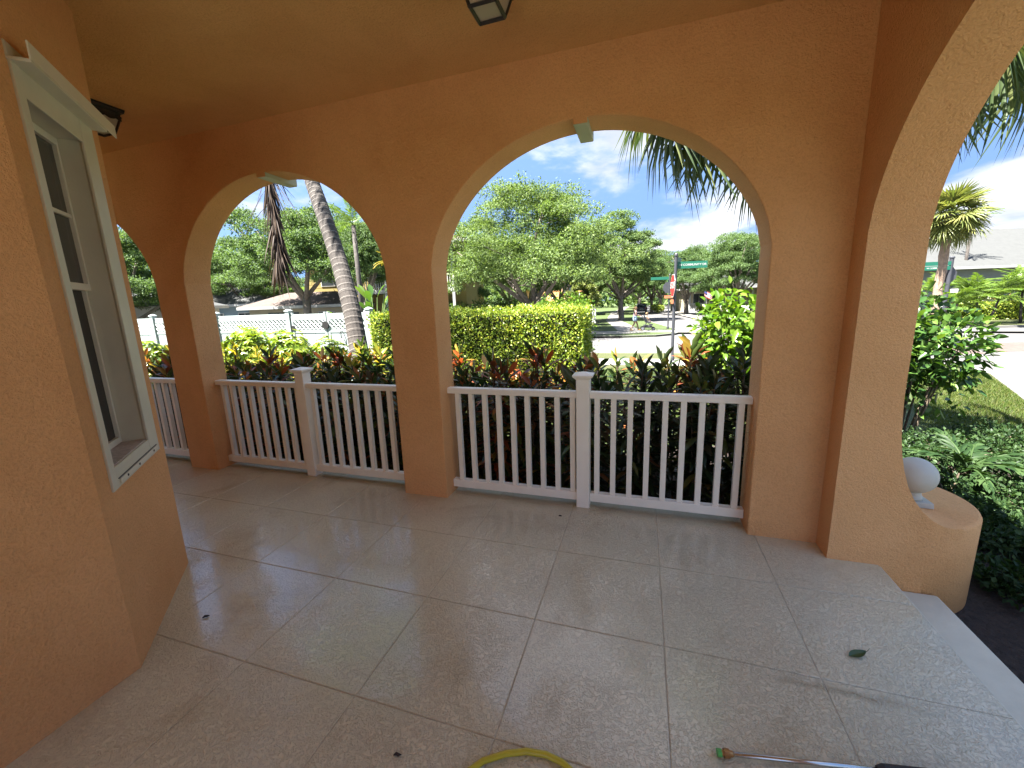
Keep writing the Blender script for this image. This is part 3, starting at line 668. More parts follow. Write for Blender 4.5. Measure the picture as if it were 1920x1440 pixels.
# ================================================================== ceiling lanterns
def lantern(x, y, label):
    r = empty('ceiling_lantern', (x, y, 3.14)); tag(r, label, 'ceiling light', 'black lanterns on the porch ceiling')
    MB().frustum((0,0), 0.118, 0.124, -0.028, -0.001).build('canopy', M['black_metal'], r, bevel=0.003)
    MB().frustum((0,0), 0.098, 0.104, -0.052, -0.028).build('collar', M['black_metal'], r)
    t, b_, z0, z1 = 0.100, 0.066, -0.052, -0.168
    for sx in (-1,1):
        for sy in (-1,1):
            MB().tube([(sx*t, sy*t, z0),(sx*b_, sy*b_, z1)], 0.0085, 4).build('corner_bar', M['black_metal'], r)
    mb = MB()
    for k in range(4):
        a = PI/2*k; ca, sa_ = math.cos(a), math.sin(a)
        def rot(p): return (p[0]*ca-p[1]*sa_, p[0]*sa_+p[1]*ca, p[2])
        mb.tube([rot((-b_,b_,z1)), rot((b_,b_,z1))], 0.010, 4)
    mb.build('bottom_frame', M['black_metal'], r)
    for k in range(4):
        a = PI/2*k; ca, sa_ = math.cos(a), math.sin(a)
        def rot(p): return (p[0]*ca-p[1]*sa_, p[0]*sa_+p[1]*ca, p[2])
        g = MB(); tt, bb = t-0.006, b_-0.006
        g.quad(rot((-tt,tt,z0)), rot((tt,tt,z0)), rot((bb,bb,z1)), rot((-bb,bb,z1)))
        o = g.build('glass_pane', M['lantern_glass'], r); sd = o.modifiers.new('t', 'SOLIDIFY'); sd.thickness = 0.004
    MB().box(-b_+0.008, b_-0.008, -b_+0.008, b_-0.008, z1+0.004, z1+0.008).build('bottom_pane', M['lantern_glass'], r)
    # scalloped black skirt at the head of each pane
    mb = MB()
    for k in range(4):
        a = PI/2*k; ca, sa_ = math.cos(a), math.sin(a); pts = []
        for j in range(13):
            q = -1 + j/6; pts.append((q*(t+0.001), -0.072 - 0.012*abs(math.sin(q*PI*1.5))))
        for j in range(12):
            f = lambda xx, zz_: (xx*ca-(t-0.002)*sa_, xx*sa_+(t-0.002)*ca, zz_)
            mb.quad(f(pts[j][0],-0.05), f(pts[j+1][0],-0.05), f(*pts[j+1]), f(*pts[j]))
    o = mb.build('skirt', M['black_metal'], r); sd = o.modifiers.new('t', 'SOLIDIFY'); sd.thickness = 0.004
    MB().lathe([(0.004,-0.15),(0.022,-0.135),(0.028,-0.11),(0.02,-0.08),(0.012,-0.06)], (0,0,0), 12).build('bulb', M['white_trim'], r, smooth=True)
lantern(-0.745, 2.125, 'black lantern on the ceiling in front of the wide open arch')
lantern(-3.905, 2.27, 'black lantern on the ceiling partly behind the window hood')

# ================================================================== ball on the plinth
bf = empty('ball_finial', (1.665, 3.06, 0.2625)); tag(bf, 'white stone ball on a square base standing on the round plinth', 'finial')
MB().frustum((0,0), 0.082, 0.078, 0.0, 0.034).build('base', M['stone_ball'], bf, bevel=0.004)
MB().lathe([(0.058,0.034),(0.052,0.05),(0.045,0.07),(0.05,0.09)], (0,0,0), 28).build('neck', M['stone_ball'], bf, smooth=True)
MB().lathe([(0.112*math.sin(PI*k/20)+0.0005, 0.185-0.112*math.cos(PI*k/20)) for k in range(21)], (0,0,0), 36).build('ball', M['stone_ball'], bf, smooth=True)

# ================================================================== things on the floor
hs = MB(); hp = []
for k in range(40):
    t = k/39; 
    x = -0.95 + 1.1*t; y = 0.55 + 0.60*math.sin(PI*(0.10+0.80*t)) - 0.01*t
    hp.append((x, y, 0.0115))
hp = [(-0.70,0.30,0.0115),(-0.64,0.80,0.0115),(-0.57,0.97,0.0115),(-0.50,1.055,0.0115),(-0.43,1.10,0.0115),(-0.36,1.128,0.0115),(-0.29,1.137,0.0115),(-0.23,1.128,0.0115),(-0.175,1.10,0.0115),(-0.13,1.05,0.0115),(-0.10,0.97,0.0115),(-0.09,0.80,0.0115),(-0.1,0.3,0.0115)]
tag(hs.tube(hp, 0.0105, 10).build('pressure_hose', M['hose'], None, smooth=True), 'yellow hose curving across the wet porch floor', 'hose')
wd = empty('washer_wand', (0.30, 1.31, 0.0)); tag(wd, 'steel pressure washer wand with a green tip lying on the floor', 'washer wand')
dv = Vector((0.51, 0.09, 0)).normalized()
def wp(t, z=0.016): return (dv.x*t, dv.y*t, z)
MB().tube([wp(-0.010),wp(0.004)], 0.0125, 14).build('nozzle_tip', M['green_plastic'], wd, smooth=False)
MB().tube([wp(0.004),wp(0.012),wp(0.0121),wp(0.030),wp(0.0301),wp(0.042)], [0.010,0.010,0.0145,0.0145,0.011,0.009], 14).build('coupler', M['brass'], wd)
MB().tube([wp(0.042),wp(0.55)], 0.0072, 12).build('lance', M['steel'], wd, smooth=True)
MB().tube([wp(0.50,0.018),wp(0.52,0.018),wp(0.80,0.018)], [0.011,0.0175,0.0175], 12).build('grip', M['black_rubber'], wd)
# fallen leaf: cupped blade with a stalk
lf = empty('fallen_leaf', (0.955, 1.93, 0.002)); lf.rotation_euler = (0,0,math.radians(28)); tag(lf, 'single green oval leaf lying on the wet floor', 'leaf')
Vv, Tt = [], []
NS = 9
for k in range(NS):
    t = k/(NS-1); w = 0.021*math.sin(PI*min(1, t*0.96+0.02))**0.8*(1.1-0.35*t)
    for q in (-1,-0.5,0,0.5,1): Vv.append((-0.045+0.09*t, q*w, 0.003 + 0.006*q*q + 0.004*t*t))
for k in range(NS-1):
    for j in range(4):
        a = k*5+j; Tt += [(a,a+1,a+6),(a,a+6,a+5)]
add('blade', np_mesh('blade', Vv, Tt, M['fallen'], True), lf)
MB().tube([(0.044,0,0.006),(0.058,0.002,0.010),(0.072,0.006,0.013)], [0.0014,0.0011,0.0009], 5).build('stalk', M['fallen'], lf)
def crumb(x, y, s, rot, label):
    mb = MB(); mb.tube([(-s*1.3,0,s*0.5),(-s*0.4,s*0.25,s*0.75),(s*0.5,-s*0.1,s*0.7),(s*1.3,s*0.2,s*0.4)], [s*0.2,s*0.55,s*0.5,s*0.15], 6)
    o = mb.build('bark_chip', M['dirt'], None); o.location = (x, y, 0); o.rotation_euler = (0,0,rot); tag(o, label, 'debris', 'dark litter on the porch floor')
crumb(-0.81, 0.99, 0.011, 0.3, 'dark bark chip lying near the yellow hose')
crumb(-0.56, 2.80, 0.010, 0.2, 'dark bark chip on the floor just before the railing post')
crumb(-2.20, 1.30, 0.012, 0.9, 'dark curled twig bit beside the foot of the bay wall')
#==END_PORCH==

# ================================================================== trees
def limb_tube(mb, p0, p1, r0_, r1_, bend, n=7):
    a, b_ = Vector(p0), Vector(p1); m1 = a.lerp(b_, 0.35) + Vector(bend)*0.8; m2 = a.lerp(b_, 0.7) + Vector(bend)
    mb.tube([a, m1, m2, b_], [r0_, r0_*0.72+r1_*0.28, r0_*0.4+r1_*0.6, r1_], n)
def oak_parts(seed, H, R, base_h, nblob, per, leaf, trunk_r, lean=(0,0)):
    """trunk mesh builder and leaf arrays for one broad tree, base at the origin"""
    g = np.random.default_rng(seed); mb = MB()
    fork = Vector((lean[0]*0.3, lean[1]*0.3, base_h))
    mb.tube([(0,0,-0.15),(0.02,0,0.15),(lean[0]*0.1,lean[1]*0.1,base_h*0.5),fork], [trunk_r*1.6,trunk_r*1.15,trunk_r*0.95,trunk_r*0.9], 10)
    blobs = []
    nl = 7
    tips = []
    for k in range(nl):
        a = 2*PI*k/nl + g.uniform(-.35,.35); rr_ = R*g.uniform(0.45,0.8); zz_ = base_h + (H-base_h)*g.uniform(0.25,0.75)
        if k == nl-1: rr_ = R*0.15; zz_ = base_h+(H-base_h)*0.72
        tip = Vector((lean[0]+rr_*math.cos(a), lean[1]+rr_*math.sin(a), zz_))
        limb_tube(mb, fork - Vector((0,0,base_h*0.15*g.uniform(0,1))), tip, trunk_r*0.55, trunk_r*0.10, (g.uniform(-.4,.4)*R*0.15, g.uniform(-.4,.4)*R*0.15, -0.06*R*g.uniform(-0.3,1)))
        tips.append(tip)
        for j in range(4):
            t = g.uniform(0.4,0.95); s0 = fork.lerp(tip, t); d = Vector((g.normal(), g.normal(), g.uniform(-0.1,1.1))).normalized()
            e2 = s0 + d*R*g.uniform(0.22,0.42)
            limb_tube(mb, s0, e2, trunk_r*0.16, trunk_r*0.04, (0,0,0), 5); tips.append(e2)
    P = []
    C = np.array([[t.x, t.y, t.z] for t in tips])
    ext = []
    while len(ext) < nblob:
        v = unit(g.normal(size=3)); v[2] = abs(v[2])*1.25 - 0.42
        q = np.array([lean[0], lean[1], base_h + (H-base_h)*0.36]) + v*np.array([R*0.80, R*0.80, (H-base_h)*0.56])*g.uniform(0.62,1.14)
        ext.append(q)
    cent = np.concatenate([C, np.array(ext)])
    cent[:,2] = np.clip(cent[:,2], base_h*0.62, H*1.02)
    nrm_all, pos_all = [], []
    for cpt in cent:
        br = R*g.uniform(0.09,0.27)
        d = unit(g.normal(size=(per,3))); d[:,2] = np.abs(d[:,2])*0.85 + d[:,2]*0.15
        rad = br*g.uniform(0.45,1.0,per)[:,None]**0.6
        tw = cpt + d*rad*np.array([1.15,1.15,0.72])
        k = 26
        pp = tw[:,None,:] + g.normal(size=(per,k,3))*np.array([0.11,0.11,0.075])*R*0.16*4*0.42
        pos_all.append(pp.reshape(-1,3)); nrm_all.append(np.repeat(d,k,0))
    P = np.concatenate(pos_all); Nn = np.concatenate(nrm_all); n = len(P)
    N = unit(Nn*0.35 + g.normal(size=(n,3))*0.55 + np.array([0,0,0.65])); Dv = g.normal(size=(n,3)); Dv[:,2] -= 0.25
    V, T = leaves(P, Dv, N, leaf*g.uniform(0.7,1.35,n), leaf*0.5*g.uniform(0.8,1.2,n), 0.15)
    return mb, V, T
OAK = {}
def oak_proto(key, seed, H, R, base_h, nblob, per, leaf, trunk_r, lm, lean=(0,0)):
    mb, V, T = oak_parts(seed, H, R, base_h, nblob, per, leaf, trunk_r, lean)
    tm = mb.mesh('trunk', M['bark']); tm.polygons.foreach_set('use_smooth', [True]*len(tm.polygons))
    OAK[key] = (tm, np_mesh('crown', V, T, lm))
oak_proto('A', 11, 11.2, 6.8, 2.0, 84, 34, 0.155, 0.36, M['oak'])
oak_proto('B', 23, 10.0, 5.4, 2.0, 66, 30, 0.155, 0.30, M['oak2'], (0.4,0.2))
oak_proto('C', 37, 11.0, 5.0, 2.3, 58, 26, 0.18, 0.26, M['oak_far'], (-0.3,0.2))
oak_proto('D', 29, 10.2, 5.4, 3.3, 58, 30, 0.155, 0.30, M['oak2'], (0.3,-0.2))
oak_proto('P', 51, 5.0, 1.9, 1.1, 26, 18, 0.16, 0.10, M['pale_tree'])
def tree(key, x, y, s, rz, label, name='oak_tree', group='street trees beyond the garden', sz=None):
    r = empty(name, (x, y, ZS-0.02), rz); r.scale = (s, s, sz or s); tag(r, label, 'tree', group)
    add('trunk', OAK[key][0], r); add('crown', OAK[key][1], r); return r
tree('A', -7.7, 29.4, 1.0, 0.6, 'large spreading oak with pale forked limbs rising behind the clipped hedge', group=None)
tree('D', -23.6, 24.4, 1.0, 1.9, 'broad leafy oak standing before the yellow house', group=None)
tree('B', -31.0, 17.2, 0.85, 4.0, 'leafy tree with a dark low crown behind the fence beside the bay window', group=None)
tree('D', -17.6, 23.4, 0.52, 5.1, 'smaller leafy tree partly screening the balcony of the yellow house', group=None, sz=0.85)
tree('C', -2.3, 47.2, 1.12, 0.3, 'tall narrow street tree behind the woman with the stroller', group=None)
tree('C', -8.5, 43.5, 0.95, 2.2, 'leafy tree showing in gaps just behind the large spreading oak', group=None)
tree('B', 10.6, 54.6, 1.0, 3.6, 'rounded leafy street tree standing over the far porch', group=None)
tree('B', 5.6, 61, 0.95, 0.9, 'street tree with a bare straight trunk beside the street sign', group=None)
FAR = 'leafy tree in the row along the far end of the street'
for (k, x, y, s, rz) in (('C', 1.4, 74, 1.0, 1.2), ('C', -3.5, 66, 1.0, 4.4), ('B', -4.2, 84, 1.15, 2.9), ('C', 3.4, 92, 1.1, 5.2), ('B', 18.5, 63, 1.1, 1.0), ('C', 14.0, 80, 1.1, 2.0), ('B', 24.0, 76, 1.2, 4.6), ('B', -1.0, 108, 1.25, 0.4), ('C', 11, 104, 1.3, 3.3)):
    tree(k, x, y, s, rz, FAR, 'street_tree', 'trees along the far street')
BACK = 'leafy tree in the mass behind the houses'
for (k, x, y, s, rz) in (('B', -19.0, 37, 1.0, 2.5), ('C', -13.5, 50, 1.0, 0.7), ('B', -39, 34, 1.1, 3.1), ('C', -46, 24, 1.0, 5.0), ('B', -29, 46, 1.2, 1.3), ('B', -54, 40, 1.2, 2.2), ('C', -20, 62, 1.2, 0.1), ('B', -10, 76, 1.3, 5.9)):
    tree(k, x, y, s, rz, BACK, 'background_tree', 'trees behind the houses')
tree('P', -5.3, 38.0, 1.0, 0.2, 'small pale yellow-green weeping tree between the large oak and the street', 'weeping_tree', None)

# ================================================================== palms
def fan_frond(n_seg, R, spread, seed, droop=0.28, wseg=0.05):
    """fan leaf lying along +Y from its hub at the origin, facing +Z"""
    g = np.random.default_rng(seed); P, Dv = [], []
    for k in range(n_seg):
        a = -spread + 2*spread*k/(n_seg-1); P.append((0,0,0)); Dv.append((math.sin(a), math.cos(a), 0.22*abs(a)/spread + g.normal()*0.04))
    P = np.array(P); Dv = np.array(Dv)
    L = R*(1 - 0.22*(np.abs(np.linspace(-1,1,n_seg))**2))*g.uniform(0.9,1.06,n_seg)
    N = np.tile([0,0,1.0],(n_seg,1)) + g.normal(size=(n_seg,3))*0.15
    V, T = blades(P, Dv, N, L, wseg*g.uniform(0.85,1.15,n_seg), droop*g.uniform(0.6,1.5,n_seg), 0.35, (1.0,0.62))
    return V, T
def place_frond(me, parent, c, tip, roll_=0.0, name='frond'):
    """hub at c, pointing toward tip, face up"""
    d = (Vector(tip)-Vector(c)).normalized(); x = d.cross(Vector((0,0,1)))
    if x.length < 1e-3: x = Vector((1,0,0))
    x.normalize(); z = x.cross(d).normalized()
    m4 = Matrix(((x.x,d.x,z.x,c[0]),(x.y,d.y,z.y,c[1]),(x.z,d.z,z.z,c[2]),(0,0,0,1))) @ Matrix.Rotation(roll_, 4, 'Y')
    o = add(name, me, parent); o.matrix_basis = m4; return o
def petiole(mb, a, b_, r=0.014):
    a, b_ = Vector(a), Vector(b_); mb.tube([a, a.lerp(b_,0.5)+Vector((0,0,0.10*(b_-a).length)), b_], [r*1.3,r,r*0.8], 5)
fan_near = [np_mesh('frond', *fan_frond(54, 1.0, 2.2, s, 0.50, 0.060), M['sabal']) for s in (1,2,3)]
def fan_palm(name, x, y, zc, rz, seed, nfr, plen, meshes, label, scale=1.0, extra=(), trunk_r=0.17, z0=ZS):
    g = np.random.default_rng(seed); r = empty(name, (x, y, z0)); tag(r, label, 'palm tree')
    h = zc - z0
    mb = MB(); pts = [(0,0,-0.1)]; rad = [trunk_r*1.35]
    for k in range(1, 14): pts.append((g.normal()*0.012, g.normal()*0.012, h*k/13)); rad.append(trunk_r*(1.12 if k % 2 else 0.96))
    mb.tube(pts, rad, 12).build('trunk', M['sabal_trunk'], r, smooth=True)
    boot = MB()
    for k in range(16):
        a = g.uniform(0,2*PI); z = h*g.uniform(0.80,0.99); q = Vector((math.cos(a),math.sin(a),0))*trunk_r
        boot.tube([q*0.8+Vector((0,0,z)), q*1.7+Vector((0,0,z+0.16)), q*2.0+Vector((0,0,z+0.26))], [0.045,0.035,0.012], 5)
    o = boot.build('frond_stubs', M['sabal_trunk'], r); o['kind'] = 'stuff'
    pm = MB(); c0 = Vector((0,0,h))
    dirs = []
    for k in range(nfr):
        a = 2.4*k + g.uniform(-0.3,0.3); el = 1.35 - (1.9 if nfr < 30 else 2.5)*(k/(nfr-1)) + g.uniform(-0.12,0.12); dirs.append((a, el))
    for k, (a, el) in enumerate(dirs):
        d = Vector((math.cos(a)*math.cos(el), math.sin(a)*math.cos(el), math.sin(el)))
        L = plen*g.uniform(0.8,1.1); hub = c0 + d*L - Vector((0,0,0.18*L*L/plen))
        petiole(pm, c0, hub, 0.016*scale)
        fd = (d + Vector((0,0,-0.45 if nfr < 30 else -0.15))).normalized()
        f = place_frond(meshes[k % len(meshes)], r, hub, hub+fd, g.uniform(-0.5,0.5)); f.scale = (scale,)*3
    for hub, tip, sc, rl in extra:
        hub = Vector(hub)-Vector((x,y,z0)); tip = Vector(tip)-Vector((x,y,z0)); petiole(pm, c0, hub)
        f = place_frond(meshes[0], r, hub, tip, rl); f.scale = (sc,)*3
    o = pm.build('leaf_stalks', M['petiole'], r); o['kind'] = 'stuff'
    return r
fan_palm('fan_palm', 2.16, 6.62, 4.55, 0, 5, 15, 1.05, fan_near, 'fan palm whose long fingered fronds hang down beyond the porch pillar', 1.05,
    extra=[((0.72,6.05,3.92),(0.30,5.75,3.10),1.18,0.25), ((0.35,6.00,3.98),(-0.15,5.85,3.25),1.0,-0.3), ((0.50,5.95,3.86),(0.45,5.7,3.0),0.95,0.6), ((0.95,6.15,3.86),(0.85,6.0,3.0),1.0,-0.5), ((0.15,5.95,4.15),(-0.5,5.8,3.7),0.95,0.2), ((3.75,6.9,4.38),(4.15,7.0,3.5),1.15,-0.2), ((4.2,7.2,4.5),(4.75,7.2,3.7),1.2,0.2), ((3.5,7.2,4.2),(3.45,7.0,3.3),0.95,0.4)], z0=ZG)
fan_far = [np_mesh('frond', *fan_frond(30, 0.78, 2.0, s, 0.30, 0.062), M['sabal_pale']) for s in (11,12)]
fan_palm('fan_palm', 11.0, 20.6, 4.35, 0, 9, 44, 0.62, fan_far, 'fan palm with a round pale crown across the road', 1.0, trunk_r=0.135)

def feather(n, Lr, Ll, seed, droop, width=0.035, vee=0.5):
    """feather frond: rachis arching along +Y from the origin, leaflets both sides; returns (V,T), rachis path"""
    g = np.random.default_rng(seed); path = []
    for k in range(9):
        t = k/8; path.append((0, Lr*t*(1-0.12*t*droop), Lr*(0.10*t - droop*0.62*t*t)))
    path_a = np.array(path); P, Dv, N, L = [], [], [], []
    for k in range(n):
        t = 0.14 + 0.86*k/(n-1); f = t*8; i = min(int(f),7); q = path_a[i]*(1-(f-i)) + path_a[i+1]*(f-i); tn = unit(path_a[i+1]-path_a[i])
        for s in (-1,1):
            dd = unit(np.array([s*1.0, 0, vee*0.5])*(1.05-0.75*t) + tn*(0.45+0.7*t) + g.normal(size=3)*0.10)
            P.append(q); Dv.append(dd); N.append([0,0,1.0]); L.append(Ll*math.sin(PI*(0.18+0.74*t))**0.7*g.uniform(0.85,1.1))
    V, T = blades(np.array(P), np.array(Dv), np.array(N), np.array(L), width, 0.30, 0.25, (1.0,0.7))
    rb = MB().tube(path, [0.018,0.016,0.014,0.012,0.010,0.008,0.006,0.005,0.003], 5)
    off = len(V); Vr = np.array(rb.v); Tr = []
    for f in rb.f:
        for j in range(1, len(f)-1): Tr.append((f[0], f[j], f[j+1]))
    return joinVT([(V, T), (Vr, np.array(Tr))])
fe_green = [np_mesh('frond', *feather(34, 1.9, 0.42, s, 0.75, 0.036), M['pinnate']) for s in (3,4)]
fe_yellow = [np_mesh('frond', *feather(30, 1.7, 0.42, s, 0.9, 0.045), M['pinnate_yellow']) for s in (5,)]
fe_long = [np_mesh('frond', *feather(44, 2.5, 0.55, s, 0.9, 0.035), M['pinnate']) for s in (6,7)]
def feather_palm(name, x, y, h, seed, nfr, meshes, label, s=1.0, stems=1, z0=ZS, stem_r=0.06, group=None):
    g = np.random.default_rng(seed); r = empty(name, (x, y, z0)); tag(r, label, 'palm tree', group)
    for k in range(stems):
        bx, by = (g.normal()*0.25*s, g.normal()*0.25*s) if stems > 1 else (0, 0); hh = h*g.uniform(0.65,1.0) if stems > 1 else h
        MB().tube([(bx*0.5,by*0.5,-0.05),(bx*0.8,by*0.8,hh*0.5),(bx,by,hh)], [stem_r*1.2,stem_r,stem_r*0.85], 8).build('trunk', M['palm_trunk'], r, smooth=True)
        for j in range(nfr):
            a = 2*PI*j/nfr + g.uniform(-.3,.3); el = g.uniform(0.15,1.25)
            d = Vector((math.cos(a)*math.cos(el), math.sin(a)*math.cos(el), math.sin(el)))
            f = place_frond(meshes[j % len(meshes)], r, (bx,by,hh), Vector((bx,by,hh))+d, 0); q = s*g.uniform(0.8,1.1); f.scale = (q,)*3
    return r
CL = 'bushy feather palm clump in front of the grey-roofed house'
for i, (x, y, h, s, sd, st_) in enumerate(((17.6,31.6,1.5,1.1,21,3),(19.6,32.6,2.0,1.35,22,3),(21.6,32.4,2.2,1.3,23,3),(23.6,34.2,2.0,1.3,24,2),(19.2,36.2,2.4,1.3,25,2))):
    feather_palm('feather_palm', x, y, h, sd, 9, fe_green, CL, s, st_, group='feather palms before the grey-roofed house')
feather_palm('feather_palm', -14.9, 19.4, 6.6, 31, 10, fe_green, 'slim ringed palm standing beside the balcony', 1.0, 1, stem_r=0.13)
feather_palm('yellow_palm', -14.6, 22.0, 4.9, 32, 13, fe_yellow, 'yellowing feather palm in front of the balcony wall', 0.62, 1, stem_r=0.09)
feather_palm('feather_palm', 27.5, 48.5, 8.0, 33, 9, fe_green, 'palm top showing above the grey roof', 1.0, 1, stem_r=0.12)

# leaning palm by the gate
LP0, LP1 = Vector((-3.90,5.10,ZG)), Vector((-5.43,6.08,3.76)); LP2 = Vector((-6.20,6.55,5.6))
pal = empty('leaning_palm', LP0); tag(pal, 'leaning grey palm trunk with pale rings and a dead brown frond', 'palm tree')
def lp(t):
    a, b_, c = Vector((0,0,-0.1)), LP1-LP0, LP2-LP0
    q = Vector((0.0, 0.0, 0)) if t < 0 else None
    ctrl = [a, Vector((-0.26,0.15,1.21)), b_, c]
    # piecewise curve through the measured points
    if t < 0.30: return a.lerp(ctrl[1], t/0.30)
    if t < 0.70:
        u = (t-0.30)/0.40; return ctrl[1].lerp(b_, u)
    return b_.lerp(c, (t-0.70)/0.30)
_key = [(-3.86,5.02,ZG-0.1),(-4.00,5.13,0.3),(-4.16,5.25,0.88),(-4.37,5.44,1.60),(-4.72,5.70,2.37),(-5.14,5.95,3.19),(-5.44,6.12,3.73),(-5.89,6.45,4.69),(-6.20,6.65,5.6)]
raw = []
for k in range(61):
    f = k/60*8; i_ = min(int(f), 7); raw.append(Vector(_key[i_]).lerp(Vector(_key[i_+1]), f-i_)-LP0)
for _ in range(4): raw = [raw[0]] + [(raw[i-1]+raw[i]*2+raw[i+1])/4 for i in range(1,60)] + [raw[-1]]
rad = [0.160 - 0.052*(k/60)**0.8 + (0.02 if k < 4 else 0) for k in range(61)]
path, rads = [], []
for k in range(60):
    path += [raw[k], raw[k].lerp(raw[k+1], 0.72), raw[k].lerp(raw[k+1], 0.78)]; rads += [rad[k]*0.985, rad[k]*0.99, rad[k]*1.012]
MB().tube(path, rads, 16).build('trunk', M['palm_trunk'], pal, smooth=False)
rg_ = MB()
for k in range(1, 60):
    d = (raw[k]-raw[k-1]).normalized(); tl = Vector((rng.normal()*0.05, rng.normal()*0.05, 0)); c = raw[k]
    rg_.tube([c-(d+tl).normalized()*0.0035, c+(d+tl).normalized()*0.0035], [rad[k]*1.015, rad[k]*1.015], 16, cap=False)
o = rg_.build('ring_scars', M['ring'], pal, fix=False); o['kind'] = 'stuff'
top = raw[-1]
for j in range(11):
    a = 2*PI*j/11 + 0.2; el = 0.35 + 0.5*((j*7) % 3)/2
    d = Vector((math.cos(a)*math.cos(el), math.sin(a)*math.cos(el), math.sin(el))); place_frond(fe_long[j % 2], pal, top, top+d)
# the dead frond: a stalk hanging from the crown with long dry leaflets
g = np.random.default_rng(77); hang0 = Vector((-5.86,5.64,4.3))-LP0; P, Dv, N, L, W, Dr = [], [], [], [], [], []
rachis = [top+Vector((0,0,-0.1)), hang0+Vector((-0.10,0.1,0.55)), hang0, hang0+Vector((0.04,-0.05,-0.7)), hang0+Vector((0.13,-0.14,-1.35)), hang0+Vector((0.18,-0.2,-1.75))]
dead = MB().tube(rachis, [0.03,0.03,0.028,0.022,0.012,0.006], 6)
for k in range(330):
    t = g.uniform(0,1)**0.8; f = 2 + t*2.9; i = int(f); q = rachis[i].lerp(rachis[min(i+1,5)], f-i)
    sp_ = g.normal(size=2)*(0.13+0.03*t); P.append(tuple(q)); Dv.append((0.07+sp_[0], -0.06+sp_[1], -1.0)); N.append((g.normal(), g.normal(), 0.1)); L.append(g.uniform(0.35,0.85)); W.append(g.uniform(0.012,0.036)); Dr.append(0.05)
for k in range(26):
    t = g.uniform(0,0.8); f = 2 + t*2.0; i = int(f); q = rachis[i].lerp(rachis[i+1], f-i)
    P.append(tuple(q)); Dv.append((g.normal()*0.7-0.15, g.normal()*0.3, -0.75)); N.append((0.1, g.normal(), 0.4)); L.append(g.uniform(0.4,0.75)); W.append(0.009); Dr.append(0.35)
V, T = blades(np.array(P), np.array(Dv), np.array(N), np.array(L), np.array(W), np.array(Dr), 0.4, (1.0,0.8))
Tr = []
for f in dead.f:
    for j in range(1, len(f)-1): Tr.append((f[0], f[j], f[j+1]))
o = add('dead_frond', np_mesh('dead_frond', *joinVT([(V,T),(np.array(dead.v),np.array(Tr))]), M['dead']), pal); o['label'] = 'dead brown frond hanging straight down'

# ================================================================== hedges and shrubs
def box_leaves(x0, x1, y0, y1, z0, z1, n, L, W, faces='tfrbl', rough=0.05, seed=1):
    """leaf shell on the faces of a clipped box; local coordinates"""
    g = np.random.default_rng(seed)
    A = {'t':(x1-x0)*(y1-y0), 'f':(x1-x0)*(z1-z0), 'b':(x1-x0)*(z1-z0), 'l':(y1-y0)*(z1-z0), 'r':(y1-y0)*(z1-z0)}
    tot = sum(A[f] for f in faces); Ps, Ns = [], []
    for f in faces:
        k = int(n*A[f]/tot); u, v = g.random(k), g.random(k)
        X, Y, Z = x0+(x1-x0)*u, y0+(y1-y0)*u, z0+(z1-z0)*v
        if f == 't': P = np.stack([X, y0+(y1-y0)*v, np.full(k,z1)],1); nn = [0,0,1]
        if f == 'f': P = np.stack([X, np.full(k,y0), Z],1); nn = [0,-1,0]
        if f == 'b': P = np.stack([X, np.full(k,y1), Z],1); nn = [0,1,0]
        if f == 'l': P = np.stack([np.full(k,x0), Y, Z],1); nn = [-1,0,0]
        if f == 'r': P = np.stack([np.full(k,x1), Y, Z],1); nn = [1,0,0]
        nn = np.array(nn, float)
        wob = 0.5*np.sin(P[:,0]*3.1+P[:,2]*2.3)+0.5*np.sin(P[:,0]*7.7+P[:,1]*5.1+P[:,2]*6.3)
        P = P + nn*(wob[:,None]*rough*0.8 + g.normal(size=(k,1))*rough*0.7 - np.abs(g.normal(size=(k,1)))*rough*0.8)
        Ps.append(P); Ns.append(np.tile(nn,(k,1)))
    P, Nn = np.concatenate(Ps), np.concatenate(Ns); n = len(P)
    Dv = Nn*0.55 + g.normal(size=(n,3))*0.75 + np.array([0,0,0.25]); N = Nn*0.5 + g.normal(size=(n,3))*0.6 + np.array([0,0,0.5])
    return leaves(P, Dv, N, L*g.uniform(0.7,1.3,n), W*g.uniform(0.8,1.2,n), 0.2)
def hedge(name, x0, x1, y0, y1, z0, z1, n, L, W, m, label, rz=0, group=None, rough=0.05, seed=1, cat='hedge', faces='tfrbl'):
    c = ((x0+x1)/2, (y0+y1)/2, z0); r = empty(name, c, rz); tag(r, label, cat, group); a, b_, h = (x1-x0)/2, (y1-y0)/2, z1-z0
    o = add('foliage', np_mesh('foliage', *box_leaves(-a,a,-b_,b_,0.0,h,n,L,W,faces,rough,seed), m), r)
    i = min(0.10, a*0.3)
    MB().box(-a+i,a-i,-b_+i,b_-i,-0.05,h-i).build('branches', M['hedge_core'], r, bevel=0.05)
    return r
hedge('clipped_hedge', -6.05, -1.10, 8.1, 9.3, ZG-0.05, 1.47, 46000, 0.058, 0.034, M['hedge'], 'tall square-clipped hedge of small yellow-green leaves', rough=0.055, seed=4)
hedge('garden_bush', -2.35, -1.25, 9.5, 10.4, ZG-0.1, 1.62, 5200, 0.07, 0.042, M['shrub'], 'bright green bush peeping over the right end of the clipped hedge', rough=0.16, seed=6, cat='bush')
hedge('roadside_hedge', 20.5, 44.0, 37.6, 38.8, ZS-0.05, 0.48, 24000, 0.13, 0.075, M['hedge'], 'long low yellow-green hedge across the road', rz=math.radians(8), rough=0.06, seed=8, faces='tfl')
hedge('low_hedge', 22.2, 42.0, 39.6, 40.6, ZS-0.05, 0.75, 9000, 0.16, 0.08, M['cro_purple'], 'dark reddish planting behind the low yellow-green hedge', rz=math.radians(8), rough=0.14, seed=9, faces='tfl')
